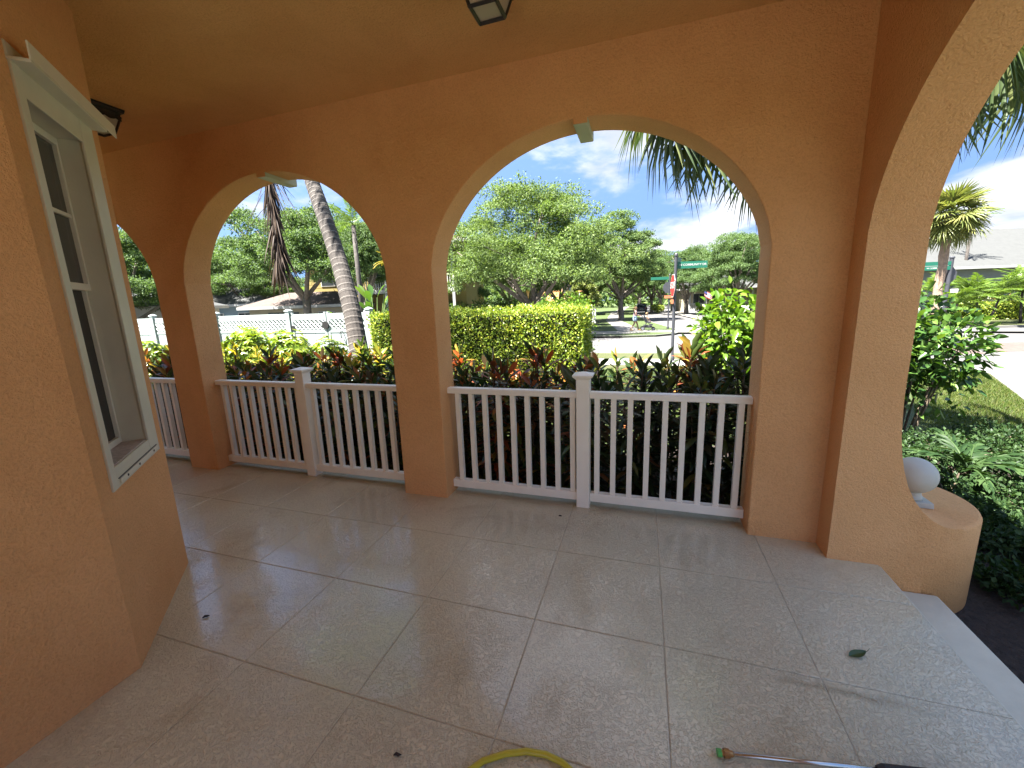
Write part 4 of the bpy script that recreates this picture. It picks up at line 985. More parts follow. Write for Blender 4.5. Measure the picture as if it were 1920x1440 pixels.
def bush(name, x, y, z0, rx, ry, h, n, L, W, m, label, group=None, seed=1, blade=False, zb=0.0, cat='bush', nb=16, umb=False):
    """rounded shrub: leaves spread over and inside several overlapping lobes, with stems"""
    g = np.random.default_rng(seed); r = empty(name, (x, y, z0)); tag(r, label, cat, group)
    mb = MB(); cs = []
    for k in range(nb):
        a = g.uniform(0,2*PI); q = math.sqrt(g.uniform(0.02,1))*0.72; z = zb + (h-zb)*g.uniform(0.25,0.80)*(1-0.35*q)
        c = np.array([rx*q*math.cos(a), ry*q*math.sin(a), z]); cs.append((c, g.uniform(0.30,0.46)))
        mb.tube([(c[0]*0.15,c[1]*0.15,-0.03),(c[0]*0.55,c[1]*0.55,c[2]*0.5),tuple(c)], [0.016,0.012,0.005], 5)
    o = mb.build('stems', M['stem'], r); o['kind'] = 'stuff'
    per = n//nb; Ps, Ns = [], []
    for c, br in cs:
        d = unit(g.normal(size=(per,3))); rad = g.uniform(0.35,1.0,per)[:,None]**0.5*br
        Ps.append(c + d*rad*np.array([rx,ry,h*0.62])); Ns.append(d)
    P, Nn = np.concatenate(Ps), np.concatenate(Ns); P[:,2] = np.maximum(P[:,2], zb+0.02*g.random(len(P)))
    if umb:      # umbrella-like whorls: five leaflets round each point
        k = 6; n0 = len(P); P = np.repeat(P,k,0); base = np.repeat(unit(Nn+np.array([0,0,0.5])),k,0)
        a = np.tile(np.arange(k)*2*PI/k, n0) + np.repeat(g.uniform(0,6,n0),k)
        e1 = unit(np.cross(base, np.array([0.3,0.5,0.1]))); e2 = np.cross(base, e1)
        Dv = e1*np.cos(a)[:,None] + e2*np.sin(a)[:,None] + base*0.25; N = base
    else:
        Dv = Nn*0.6 + g.normal(size=P.shape)*0.6 + np.array([0,0,0.15]); N = Nn*0.4 + g.normal(size=P.shape)*0.5 + np.array([0,0,0.7])
    n = len(P); fn = blades if blade else leaves
    V, T = fn(P, Dv, N, L*g.uniform(0.65,1.25,n), W*g.uniform(0.8,1.2,n), *( (g.uniform(0.05,0.35,n), 0.18) if blade else (0.2,) ))
    add('foliage', np_mesh('foliage', V, T, m), r); return r
# bright umbrella-leaved hedge by the fence, in three plants
SB = 'bright yellow-green umbrella-leaved shrub planted before the white fence'
for i, (x, y, rx, h) in enumerate(((-8.9,5.75,1.05,1.92),(-7.5,6.0,1.05,1.92),(-6.25,6.2,0.9,1.80))):
    bush('umbrella_shrub', x, y, ZG, rx, 0.75, h, 1500, 0.115, 0.046, M['schef'], SB, 'umbrella-leaved shrubs before the white fence', 40+i, umb=True, blade=True, nb=20)
# leafy shrubs either side of the corner pillar
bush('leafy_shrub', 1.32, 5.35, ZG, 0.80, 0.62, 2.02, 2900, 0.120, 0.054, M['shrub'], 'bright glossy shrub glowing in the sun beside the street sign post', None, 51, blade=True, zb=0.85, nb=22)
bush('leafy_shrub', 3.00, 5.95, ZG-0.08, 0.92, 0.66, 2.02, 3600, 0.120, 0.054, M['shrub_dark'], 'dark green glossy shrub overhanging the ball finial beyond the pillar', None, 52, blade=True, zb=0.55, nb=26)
# small-leaved low planting along the step
LB_ = 'low dark green shrub in the shaded bed beside the step'
k = 0
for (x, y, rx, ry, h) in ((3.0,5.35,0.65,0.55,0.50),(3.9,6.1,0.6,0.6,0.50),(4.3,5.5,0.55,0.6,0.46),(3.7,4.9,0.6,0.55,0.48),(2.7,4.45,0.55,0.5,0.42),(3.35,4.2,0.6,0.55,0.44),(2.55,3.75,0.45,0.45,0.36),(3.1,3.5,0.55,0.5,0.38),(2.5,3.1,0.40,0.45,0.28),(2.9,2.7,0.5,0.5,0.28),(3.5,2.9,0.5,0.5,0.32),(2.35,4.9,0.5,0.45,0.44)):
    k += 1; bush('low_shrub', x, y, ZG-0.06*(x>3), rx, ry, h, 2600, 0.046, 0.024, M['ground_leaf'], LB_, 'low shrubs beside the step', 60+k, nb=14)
# cycad-like plant with stiff leaflets
cy = empty('cycad', (2.95, 4.72, ZG)); tag(cy, 'low cycad with stiff feather leaves in the bed behind the plinth', 'plant')
cyc = np_mesh('frond', *feather(15, 0.50, 0.15, 91, 0.85, 0.036, 0.2), M['ground_leaf'])
MB().lathe([(0.07,0),(0.085,0.08),(0.06,0.2),(0.02,0.24)], (0,0,0), 10).build('stump', M['stem'], cy)
for j in range(9):
    a = 2*PI*j/9+0.25; el = 0.55+0.25*(j % 3); place_frond(cyc, cy, (0,0,0.22), Vector((math.cos(a)*math.cos(el),math.sin(a)*math.cos(el),0.22+math.sin(el))), 0, 'leaf')

# crotons: upright stems with whorls of strap leaves
def croton_mesh(seed, h, m):
    g = np.random.default_rng(seed); mb = MB(); P, Dv, N, L, W, Dr = [], [], [], [], [], []
    for s in range(10):
        a = g.uniform(0,2*PI); q = g.uniform(0.05,0.34); b0 = Vector((math.cos(a)*q*0.35, math.sin(a)*q*0.35, -0.03)); hh = h*g.uniform(0.70,1.0)*(1-0.4*q); b1 = Vector((math.cos(a)*q, math.sin(a)*q, hh))
        mid = b0.lerp(b1,0.5)+Vector((g.normal()*0.03,g.normal()*0.03,0)); mb.tube([b0,mid,b1],[0.011,0.009,0.006],5)
        for k in range(46):
            t = 1-(k/45)**1.25*0.85; p_ = (b0.lerp(mid,t*2) if t < 0.5 else mid.lerp(b1,t*2-1)); az = k*2.4+g.uniform(-.4,.4)
            el = 1.15*(t-0.80)/0.20 if t > 0.80 else g.uniform(-0.25,0.45); el = max(-0.35, min(1.25, el))+g.normal()*0.12
            P.append(tuple(p_)); Dv.append((math.cos(az)*math.cos(el), math.sin(az)*math.cos(el), math.sin(el))); N.append((0,0,1.0) if el < 1 else (math.cos(az+1.57),math.sin(az+1.57),0.4))
            L.append(g.uniform(0.15,0.26)); W.append(g.uniform(0.034,0.056)); Dr.append(g.uniform(0.1,0.45))
    V, T = blades(np.array(P),np.array(Dv),np.array(N),np.array(L),np.array(W),np.array(Dr),0.22,(1.0,0.85))
    return mb.mesh('stems', M['stem']), np_mesh('foliage', V, T, m)
CRO = {'dark':[croton_mesh(s,1.42,M['cro_dark']) for s in (101,102)], 'orange':[croton_mesh(s,1.46,M['cro_orange']) for s in (111,112)], 'yellow':[croton_mesh(121,1.42,M['cro_yellow'])], 'purple':[croton_mesh(s,1.48,M['cro_purple']) for s in (131,132)]}
CLAB = {'dark':'dark green croton','orange':'orange-red croton','yellow':'yellow-streaked croton','purple':'bronze-leaved croton'}
g = np.random.default_rng(202); cnt = 0
def croton(kind, x, y, s):
    global cnt
    cnt += 1; r = empty('croton_shrub', (x, y, ZG+0.02), g.uniform(0,6.28)); r.scale = (s*1.05, s*1.05, s); 
    row = 'close against the railing' if y < 4.0 else ('in the second row' if y < 4.5 else 'out on the lawn edge')
    spot = 'by the bay window end of the porch' if x < -4.4 else ('before the fence gate and leaning palm' if x < -1.75 else ('before the clipped hedge' if x < -0.45 else 'below the bright glossy shrub'))
    tag(r, CLAB[kind]+' '+row+' '+spot, 'shrub', kind+' crotons '+row+' '+spot)
    ms = CRO[kind][cnt % len(CRO[kind])]; a = add('stems', ms[0], r); a['kind'] = 'stuff'; add('foliage', ms[1], r)
kinds_front = ['dark','yellow','dark','dark','orange','dark','dark','orange','dark','purple','dark','dark','orange','dark','orange','dark','dark','purple','purple','purple']
for i, kd in enumerate(kinds_front):
    x = -7.2 + 0.42*i + g.uniform(-.06,.06)
    croton(kd, x, 3.68+g.uniform(-.07,.10), g.uniform(0.90,1.02) if x < -1.6 else g.uniform(0.92,1.06))
kinds_back = ['dark','yellow','yellow','dark','yellow','yellow','dark','dark','orange','yellow','dark','dark','orange','dark','orange','dark','dark','purple','orange']
for i, kd in enumerate(kinds_back):
    x = -7.0 + 0.42*i + g.uniform(-.08,.08)
    croton(kd, x, 4.22+g.uniform(-.10,.12), g.uniform(0.90,1.06) if x < -0.8 else g.uniform(0.95,1.12))
for (kd, x, y, s) in (('yellow',-6.3,4.9,1.05),('yellow',-5.5,4.85,0.98),('dark',-4.7,4.8,0.9),('dark',-3.3,4.75,0.9),('dark',-2.6,4.7,0.85),('dark',-2.0,4.75,0.85),('orange',-1.4,4.7,0.82),('dark',-0.9,4.7,0.78)): croton(kd, x, y, s)
# paddle-leaved plants by the balcony
def paddle_plant(x, y, label, seed, nl=11, s=1.0):
    g = np.random.default_rng(seed); r = empty('paddle_leaved_plant', (x, y, ZS)); tag(r, label, 'plant')
    st_ = MB(); P, Dv, N, L = [], [], [], []
    for k in range(nl):
        a = g.uniform(0,2*PI); h = s*g.uniform(1.3,3.0); q = s*g.uniform(0.2,0.8); p_ = Vector((q*math.cos(a), q*math.sin(a), h))
        st_.tube([(0.1*math.cos(a),0.1*math.sin(a),-0.05), p_*0.55, p_], [0.05,0.035,0.02], 5)
        P.append(tuple(p_)); Dv.append((math.cos(a)*0.5, math.sin(a)*0.5, 0.8)); N.append((math.cos(a+0.4)*-1, math.sin(a+0.4)*-1, 0.7)); L.append(s*g.uniform(0.8,1.2))
    add('leaves', np_mesh('leaves', *blades(np.array(P),np.array(Dv),np.array(N),np.array(L),0.30*s,0.25,0.12,(1.0,0.95)), M['shrub_dark']), r)
    st_.build('stalks', M['petiole'], r)['kind'] = 'stuff'
paddle_plant(-12.6, 17.3, 'tall paddle-leaved plant below the balcony beside the clipped hedge', 5, 20, 0.95)
paddle_plant(-14.6, 17.0, 'smaller paddle-leaved plant half hidden by the leaning trunk', 6, 8, 0.75)
US = 'tall dark green shrub under the large oak behind the clipped hedge'
for i, (x, y, rx, h) in enumerate(((-15.5,30.5,2.0,3.4),(-13.0,31.5,2.0,3.0),(-10.5,33.0,2.0,3.2),(-8.2,34.5,1.9,2.8),(-6.4,35.0,1.5,2.6),(-17.5,28.0,1.8,3.2))):
    bush('understory_shrub', x, y, ZS, rx, rx*0.8, h, 2600, 0.20, 0.10, M['oak2'], US, 'shrubs under the large oak', 330+i, nb=16)
# shrubs along the far street
for i, (x, y, rx, h, m, lab) in enumerate(((8.2,61.5,1.6,1.5,M['schef'],'round yellow-green bush at the foot of the far porch'),(11.2,60.5,1.7,1.3,M['hedge'],'dull green clipped bush beside the far porch steps'),(14.0,60.0,1.9,1.5,M['shrub_dark'],'dark green bush at the corner of the far porch'),(1.9,70.0,1.5,1.4,M['hedge'],'green roadside bush behind the black car'),(-6.8,39.5,1.4,1.5,M['shrub'],'bright bush below the small pale weeping tree'))):
    bush('street_bush', x, y, ZS, rx, rx*0.8, h, 1400, 0.22, 0.12, m, lab, None, 300+i, nb=12)
#==END_PLANTS==

# ================================================================== white fence and gate
FY, FZ, FT = 8.3, ZG-0.04, 1.545
fence = empty('vinyl_fence', (-8.61, FY, FZ)); tag(fence, 'white vinyl fence with a lattice top running behind the bright shrubs', 'fence')
def lattice(parent, x0, x1, z0, z1, y=0.0):
    mb = MB(); h = z1-z0; w = x1-x0; step = 0.125; th = 0.027
    k = -int(h/step)-1
    while k*step < w + h:
        for s in (1,-1):
            # diagonal from bottom to top clipped to the panel
            a0, a1 = (k*step, k*step+h) if s > 0 else (k*step+h, k*step)
            p0, p1 = Vector((a0,0,0)), Vector((a1,0,h))
            def clip(p, q):
                d = q-p; t0, t1 = 0.0, 1.0
                for lo, hi, pc, dc in ((0,w,p.x,d.x),):
                    if abs(dc) < 1e-9: continue
                    ta, tb = (lo-pc)/dc, (hi-pc)/dc
                    if ta > tb: ta, tb = tb, ta
                    t0, t1 = max(t0,ta), min(t1,tb)
                return (p+d*t0, p+d*t1) if t1-t0 > 0.03 else None
            c = clip(p0, p1)
            if c: mb.tube([c[0]+Vector((x0,y+s*0.006,z0)), c[1]+Vector((x0,y+s*0.006,z0))], th, 4)
        k += 1
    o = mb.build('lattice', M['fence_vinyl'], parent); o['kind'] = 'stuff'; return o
def panel(parent, x0, x1, top, gate=False):
    hh = top
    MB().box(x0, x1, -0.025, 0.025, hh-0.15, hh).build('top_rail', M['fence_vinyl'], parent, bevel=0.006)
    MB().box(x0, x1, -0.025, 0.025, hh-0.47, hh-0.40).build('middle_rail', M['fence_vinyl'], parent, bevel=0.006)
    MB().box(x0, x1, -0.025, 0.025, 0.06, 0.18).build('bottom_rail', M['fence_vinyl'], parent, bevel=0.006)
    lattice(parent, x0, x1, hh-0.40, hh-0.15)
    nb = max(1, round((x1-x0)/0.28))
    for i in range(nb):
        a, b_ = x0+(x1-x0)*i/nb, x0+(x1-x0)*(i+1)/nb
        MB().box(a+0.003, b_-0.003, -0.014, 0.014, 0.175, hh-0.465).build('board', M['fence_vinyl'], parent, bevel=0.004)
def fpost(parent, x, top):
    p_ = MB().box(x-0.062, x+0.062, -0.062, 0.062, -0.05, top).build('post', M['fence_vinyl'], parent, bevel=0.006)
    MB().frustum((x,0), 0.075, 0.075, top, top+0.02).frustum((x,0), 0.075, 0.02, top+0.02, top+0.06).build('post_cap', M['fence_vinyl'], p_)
FH = FT-FZ
for i in range(4):
    panel(fence, -2.52*(i+1)+0.062, -2.52*i-0.062, FH)
    fpost(fence, -2.52*(i+1), FH+0.06)
fpost(fence, 0.0, FH+0.06); fpost(fence, 2.42, FH+0.04)
for (x0, x1, lab, hinge) in ((0.08,1.17,'left leaf of the white vinyl gate with a black round latch',-1),(1.20,2.34,'white vinyl gate leaf half covered by the leaning palm trunk',1)):
    gt = empty('gate_leaf', (-8.61, FY, FZ)); tag(gt, lab, 'gate')
    panel(gt, x0+0.06, x1-0.06, FH-0.02)
    for xx in (x0, x1-0.06): MB().box(xx, xx+0.06, -0.03, 0.03, 0.05, FH+0.02).build('stile', M['fence_vinyl'], gt, bevel=0.006)
    if hinge < 0:
        MB().tube([(x1-0.02,-0.06,FH-0.30),(x1-0.02,-0.030,FH-0.30)], 0.095, 20).build('latch', M['black_metal'], gt)
        MB().box(x0+0.0, x0+0.10, -0.045, -0.030, FH-0.42, FH-0.30).build('hinge', M['black_metal'], gt)
    else:
        MB().tube([(x0+0.42,-0.03,FH-0.46),(x0+0.42,-0.09,FH-0.46),(x0+0.42,-0.09,FH-0.62),(x0+0.42,-0.03,FH-0.62)], 0.012, 6).build('handle', M['black_metal'], gt)

# ================================================================== street signs
def text_mesh(txt, size, m, name):
    cu = bpy.data.curves.new(name, 'FONT'); cu.body = txt; cu.size = size; cu.align_x = 'CENTER'; cu.align_y = 'CENTER'; cu.extrude = 0.0015; cu.offset = size*0.004
    o = bpy.data.objects.new(name, cu); COL.objects.link(o); dg = bpy.context.evaluated_depsgraph_get(); me = bpy.data.meshes.new_from_object(o.evaluated_get(dg))
    bpy.data.objects.remove(o); bpy.data.curves.remove(cu); me.name = name; me.materials.clear(); me.materials.append(m); return me
def face_frame(c, right, up=Vector((0,0,1))):
    right = Vector(right).normalized(); nrm = right.cross(up).normalized()
    return Matrix(((right.x,up.x,nrm.x,c[0]),(right.y,up.y,nrm.y,c[1]),(right.z,up.z,nrm.z,c[2]),(0,0,0,1)))
def oct_pts(r): return [(r*math.cos(PI/8+PI/4*k), r*math.sin(PI/8+PI/4*k)) for k in range(8)]
TXT = {}
def blade(parent, c, right, w, h, txt, tsize, yflip=False):
    b_ = MB().box(-w/2, w/2, -h/2, h/2, -0.006, 0.006).build('street_name_blade', M['sign_green'], parent); b_.matrix_basis = face_frame(c, right)
    if txt:
        if txt not in TXT: TXT[txt] = text_mesh(txt, tsize, M['sign_white'], 'lettering')
        t = add('lettering', TXT[txt], b_); t.location = (0.02,0,0.0085)
    return b_
def stop_plate(parent, c, right, front=True):
    if front:
        rim = MB().prism(oct_pts(0.412), -0.006, 0.0).build('stop_sign_face', [M['sign_white']], parent); rim.matrix_basis = face_frame(c, right)
        MB().prism(oct_pts(0.388), 0.001, 0.004).build('red_field', M['sign_red'], rim)
        t = add('lettering', text_mesh('STOP', 0.32, M['sign_white'], 'lettering'), rim); t.location = (0,0,0.006)
        MB().prism(oct_pts(0.412), -0.016, -0.0065).build('sign_back', M['sign_back'], rim)
    else:
        rim = MB().prism(oct_pts(0.412), -0.008, 0.004).build('stop_sign_back', M['sign_back'], parent); rim.matrix_basis = face_frame(c, right)
def post(parent, h, r=0.052):
    MB().tube([(0,0,-0.1),(0,0,h)], r, 12).build('post', M['pole'], parent, smooth=False)
    MB().lathe([(r*1.25,h-0.04),(r*1.25,h+0.02),(r*0.9,h+0.05),(0.01,h+0.06)], (0,0,0), 12).build('post_cap', M['pole'], parent)
    MB().lathe([(r*1.6,-0.05),(r*1.6,0.12),(r*1.05,0.22)], (0,0,0), 12).build('post_base', M['pole'], parent)
s1 = empty('street_sign', (1.03,15.5,ZS)); tag(s1, 'dark sign post with a stop sign and green W COMMUNITY DR blade above the crotons', 'street sign')
post(s1, 3.64)
vr = Vector((0.953,0.302,0))
blade(s1, Vector((0,0,3.30))+vr*0.56, (0.98,0.20,0), 1.0, 0.23, 'W COMMUNITY DR', 0.100)
blade(s1, Vector((0.12,0.40,3.50)), (0.26,0.96,0), 0.80, 0.17, None, 0.1)
sd = Vector((0.14,-0.99,0)).normalized()
stop_plate(s1, (-0.075,-0.03,2.62), (0.12,-0.993,0))
pl = MB().box(-0.23,0.23,-0.075,0.075,-0.004,0.004).build('plate', M['sign_orange'], s1); pl.matrix_basis = face_frame((-0.075,-0.03,2.08),(0.12,-0.993,0))
s2 = empty('street_sign', (1.77,32.2,ZS)); tag(s2, 'dark post with the back of a stop sign on the grass corner beyond the stroller', 'street sign')
post(s2, 3.85)
blade(s2, Vector((-0.68,-0.12,3.62)), (0.98,0.20,0), 1.25, 0.20, None, 0.1)
blade(s2, Vector((0.1,0.35,3.40)), (0.5,0.86,0), 0.9, 0.20, None, 0.1)
stop_plate(s2, (-0.08,-0.03,2.95), (0.93,0.36,0), False)
pl = MB().box(-0.33,0.33,-0.10,0.10,-0.004,0.004).build('plate', M['sign_orange'], s2); pl.matrix_basis = face_frame((-0.02,-0.08,2.30),(0.98,0.2,0))
s3 = empty('street_sign', (14.64,26.8,ZS)); tag(s3, 'dark post with a stop sign seen from behind in front of the fan palm crown', 'street sign')
post(s3, 3.70, 0.085)
blade(s3, Vector((0,0,3.42))-vr*0.72, (0.98,0.20,0), 1.30, 0.19, None, 0.1)
blade(s3, Vector((0,0,3.20))-vr*0.72, (0.98,0.20,0), 1.30, 0.19, 'W COMMUNITY DR', 0.125)
stop_plate(s3, (0.05,0.12,2.85), (0.953,0.302,0), False)
MB().box(0.10,0.40,-0.10,-0.09,1.98,2.16).build('plate', M['sign_white'], s3)

# ================================================================== houses
def hbox(parent, name, m, x0, x1, y0, y1, z0, z1, bevel=0.0): return MB().box(x0,x1,y0,y1,z0,z1).build(name, m, parent, bevel=bevel)
def hip_roof(parent, x0, x1, y0, y1, z0, z1, m, ov=0.5, inset=None, fascia=True):
    x0 -= ov; x1 += ov; y0 -= ov; y1 += ov; c = (y0+y1)/2; ins = (y1-y0)/2 if inset is None else inset
    mb = MB(); a, b_ = (x0+ins, c, z1), (x1-ins, c, z1)
    mb.quad((x0,y0,z0),(x1,y0,z0),b_,a); mb.quad((x1,y1,z0),(x0,y1,z0),a,b_); mb.poly([(x0,y1,z0),(x0,y0,z0),a]); mb.poly([(x1,y0,z0),(x1,y1,z0),b_]); mb.quad((x0,y0,z0),(x0,y1,z0),(x1,y1,z0),(x1,y0,z0))
    r = mb.build('roof', m, parent, merge=True)
    if fascia: MB().box(x0,x1,y0,y1,z0-0.22,z0-0.004).build('fascia', M['white_trim'], r)
    return r
def window(parent, x0, x1, y, z0, z1):
    f = MB().box(x0-0.08,x1+0.08,y-0.06,y-0.001,z0-0.08,z1+0.08).build('window', M['white_trim'], parent)
    mx_ = (x0+x1)/2
    for (a, b_) in ((x0,mx_-0.03),(mx_+0.03,x1)): MB().box(a,b_,y-0.075,y-0.061,z0,z1).build('pane', M['dark_win'], f)
yh = empty('yellow_house', (-22,30.5,ZS), math.radians(12)); tag(yh, 'two-storey yellow house with a white-railed balcony behind the oak', 'house')
hbox(yh,'wall',M['yellow_wall'],-6.0,8.0,0,9,-0.2,7.3); hip_roof(yh,-6,8,0,9,7.5,9.3,M['brown_roof'],0.7)
for k in range(26): hbox(yh,'siding_board',M['yellow_wall'],-6.0,-1.2,-0.035,-0.004,0.2+0.3*k,0.47+0.3*k) if 8 < k < 23 else None
hbox(yh,'corner_post',M['white_trim'],-1.25,-1.05,-0.08,-0.002,0,7.28)
window(yh,-4.6,-2.4,-0.03,4.3,5.8); window(yh,0.2,1.5,0,4.0,6.3); window(yh,3.4,5.2,0,4.0,6.3); window(yh,4,6,0,0.9,2.5)
hbox(yh,'balcony_floor',M['white_trim'],-1.0,7.6,-2.4,-0.003,3.35,3.65)
for x in (-0.95,2.0,5.0,7.5): hbox(yh,'column',M['white_trim'],x-0.1,x+0.1,-2.38,-2.18,0,3.345); hbox(yh,'upper_column',M['white_trim'],x-0.08,x+0.08,-2.36,-2.2,3.655,6.6)
br = hbox(yh,'balcony_railing',M['white_trim'],-0.85,7.4,-2.34,-2.24,4.60,4.70)
for k in range(42): hbox(br,'baluster',M['white_trim'],-0.78+0.195*k,-0.72+0.195*k,-2.32,-2.26,3.66,4.595)
hbox(yh,'balcony_roof',M['brown_roof'],-1.3,8.2,-2.8,-0.003,6.61,6.9)
ga = empty('garage', (-27.0,25.9,ZS), math.radians(12)); tag(ga, 'low cream garage with a brown hipped roof in front of the yellow house', 'garage')
hbox(ga,'wall',M['cream_wall'],-3.2,5.2,0,4.2,-0.2,2.42); hip_roof(ga,-3.2,5.2,0,4.2,2.66,3.75,M['brown_roof'],0.6)
for (a,b_) in ((-1.6,1.0),): hbox(ga,'garage_opening_shade',M['dark_win'],a,b_,-0.05,-0.002,0.0,2.15)  # dark panel stands in for the shade inside the garage opening
window(ga,2.7,3.9,0,1.15,2.05)
bh = empty('blue_house', (-40,30,ZS), math.radians(12)); tag(bh, 'pale blue house low behind the fence and the oak', 'house')
hbox(bh,'wall',M['blue_wall'],-6,5,0,7,-0.2,2.9); hip_roof(bh,-6,5,0,7,3.1,5.0,M['grey_roof']); window(bh,-1,0.6,0,0.9,2.2); window(bh,2.3,3.6,0,0.9,2.2)
wh = empty('white_house', (-37,17.5,ZS), math.radians(12)); tag(wh, 'white house glimpsed over the fence beside the bay window', 'house')
hbox(wh,'wall',M['white_trim'],-5,5,0,7,-0.2,2.7); hip_roof(wh,-5,5,0,7,2.9,4.6,M['grey_roof']); window(wh,-2,-0.6,0,0.9,2.1); window(wh,1.6,3,0,0.9,2.1)
gh = empty('grey_roofed_house', (28.5,48.3,ZS), math.radians(17.7)); tag(gh, 'pale grey house with a big plain shingle roof across the road', 'house')
hbox(gh,'wall',M['grey_wall'],-9,24,0,17,-0.2,3.75); hip_roof(gh,-9,24,0,17,4.0,8.25,M['grey_roof'],0.9,3.5)
for x in (-6.5,-3.2,0.6,3.4,7.0): window(gh,x,x+1.5,0,1.0,2.6)
fh = empty('porch_house', (11.8,70,ZS), math.radians(12)); tag(fh, 'far grey-roofed house with white porch columns and a flag', 'house')
hbox(fh,'wall',M['cream_wall'],-5.5,7,2.2,9,-0.2,3.3); hip_roof(fh,-5.5,7,0,9,3.55,6.6,M['grey_roof'],0.6)
hbox(fh,'porch_deck',M['white_trim'],-5.4,7,0,2.195,-0.2,0.35)
for k in range(6): hbox(fh,'column',M['white_trim'],-5.2+2.3*k,-4.95+2.3*k,0.1,0.35,0.355,3.32)
window(fh,-3.9,-2.2,2.2,1.1,2.7); hbox(fh,'door',M['dark_win'],-0.9,0.3,2.14,2.197,0.36,2.6); window(fh,1.8,3.6,2.2,1.1,2.7)
rl = hbox(fh,'porch_railing',M['white_trim'],-5.1,6.6,0.16,0.24,1.20,1.30)
for k in range(48): hbox(rl,'baluster',M['white_trim'],-5.0+0.245*k,-4.92+0.245*k,0.18,0.22,0.36,1.195)
flg = empty('flag', (9.0,67.8,ZS)); tag(flg, 'small striped flag on an angled pole by the far porch', 'flag')
MB().tube([(0,0,0),(0,0,1.5),(-0.4,-0.2,3.4)], 0.035, 6).build('pole', M['white_trim'], flg)
for k in range(7):
    mb = MB()
    for j in range(8):
        x0, x1 = 1.4*j/8, 1.4*(j+1)/8; f = lambda x, z: (-0.38+x*0.75, -0.2+0.07*math.sin(x*5), 3.25-z-x*0.55)
        mb.quad(f(x0,0.125*k), f(x1,0.125*k), f(x1,0.125*(k+1)), f(x0,0.125*(k+1)))
    mb.build('stripe', M['flag_red'] if k % 2 == 0 else M['sign_white'], flg, merge=True)
mb = MB(); mb.quad((-0.385,-0.225,3.25),(-0.02,-0.24,2.99),(-0.02,-0.24,2.55),(-0.385,-0.225,2.81)); mb.build('canton', M['flag_blue'], flg)
th_ = empty('terracotta_house', (-13.0,62,ZS), math.radians(5)); tag(th_, 'terracotta-walled house hidden among the trees behind the large oak', 'house')
hbox(th_,'wall',M['stucco'],-5,5,0,8,-0.2,5.6); hip_roof(th_,-5,5,0,8,5.8,7.8,M['brown_roof']); window(th_,-3,-1.5,0,1,2.6); window(th_,1.4,3,0,1,2.6); window(th_,1.4,3,0,3.6,5)
pf = empty('picket_fence', (-4.8,41.0,ZS)); tag(pf, 'short white fence on the lawn just past the clipped hedge', 'fence')
hbox(pf,'rail',M['white_trim'],-6.0,0.4,0.02,0.06,1.25,1.40); hbox(pf,'lower_rail',M['white_trim'],-6.0,0.4,0.02,0.06,0.25,0.40)
for k in range(27): hbox(pf,'picket',M['white_trim'],-6.0+0.24*k,-5.84+0.24*k,-0.015,0.015,0.05,1.62)
# a far wood closing the view
g = np.random.default_rng(400); P = []
for k in range(520):
    a = math.radians(-75 + 150*k/519) + g.normal()*0.004; rd = g.uniform(125,170); hgt = g.uniform(7,12); c = np.array([-math.sin(a)*rd*-1, math.cos(a)*rd, ZS])
    n0 = 90; q = g.normal(size=(n0,3))*np.array([2.6,2.6,0]); z = hgt*g.uniform(0.0,1,n0)**0.7; P.append(c + q*(1.05-(z/hgt)[:,None]**3*0.6) + np.stack([0*z,0*z,z],1))
P = np.concatenate(P); n0 = len(P); V, T = leaves(P, g.normal(size=(n0,3)), g.normal(size=(n0,3))+np.array([0,0,0.8]), g.uniform(1.2,2.2,n0), g.uniform(0.7,1.2,n0), 0.2)
o = add('distant_wood', np_mesh('distant_wood', V, T, M['oak_far'])); tag(o, 'distant belt of woodland closing the horizon', 'woodland', kind='stuff')

# ================================================================== parked car
car = empty('parked_car', (-0.35,74.3,ZR), math.radians(2)); tag(car, 'black car seen from the rear at the far end of the street', 'car')
def sect(y, pts): return [(x,y,z) for x,z in pts]
lo = [(-0.90,0.35),(0.90,0.35),(0.95,0.75),(0.90,1.02),(-0.90,1.02),(-0.95,0.75)]
mb = MB(); rings = [(-2.2,0.94),(-2.0,1.0),(1.7,1.0),(2.2,0.9)]; k0 = 0
for y, s in rings:
    mb.v += [(x*s,y,0.35+(z-0.35)*(s if y > 0 else 1)) for x,z in lo]
for i in range(3):
    for j in range(6): mb.f.append((i*6+j,i*6+(j+1)%6,(i+1)*6+(j+1)%6,(i+1)*6+j)); mb.mi.append(0)
mb.f += [tuple(range(6)), tuple(range(18,24))]; mb.mi += [0,0]
mb.build('body', M['car_paint'], car, bevel=0.05)
mb = MB(); mb.v += [(-0.84,-2.05,1.0),(0.84,-2.05,1.0),(0.86,0.9,1.0),(-0.86,0.9,1.0),(-0.66,-1.75,1.62),(0.66,-1.75,1.62),(0.68,0.1,1.64),(-0.68,0.1,1.64)]
for f in ((4,5,6,7),(0,1,5,4),(1,2,6,5),(2,3,7,6),(3,0,4,7)): mb.f.append(f); mb.mi.append(0)
mb.build('cabin', M['car_paint'], car, bevel=0.04)
mb = MB(); mb.quad((-0.66,-2.02,1.12),(0.66,-2.02,1.12),(0.58,-1.81,1.56),(-0.58,-1.81,1.56)); mb.build('rear_window', M['dark_win'], car)
for x in (-0.80,0.62): hbox(car,'tail_light',M['sign_red'],x,x+0.18,-2.26,-2.19,0.78,0.95)
hbox(car,'number_plate',M['sign_white'],-0.26,0.26,-2.235,-2.20,0.60,0.74)
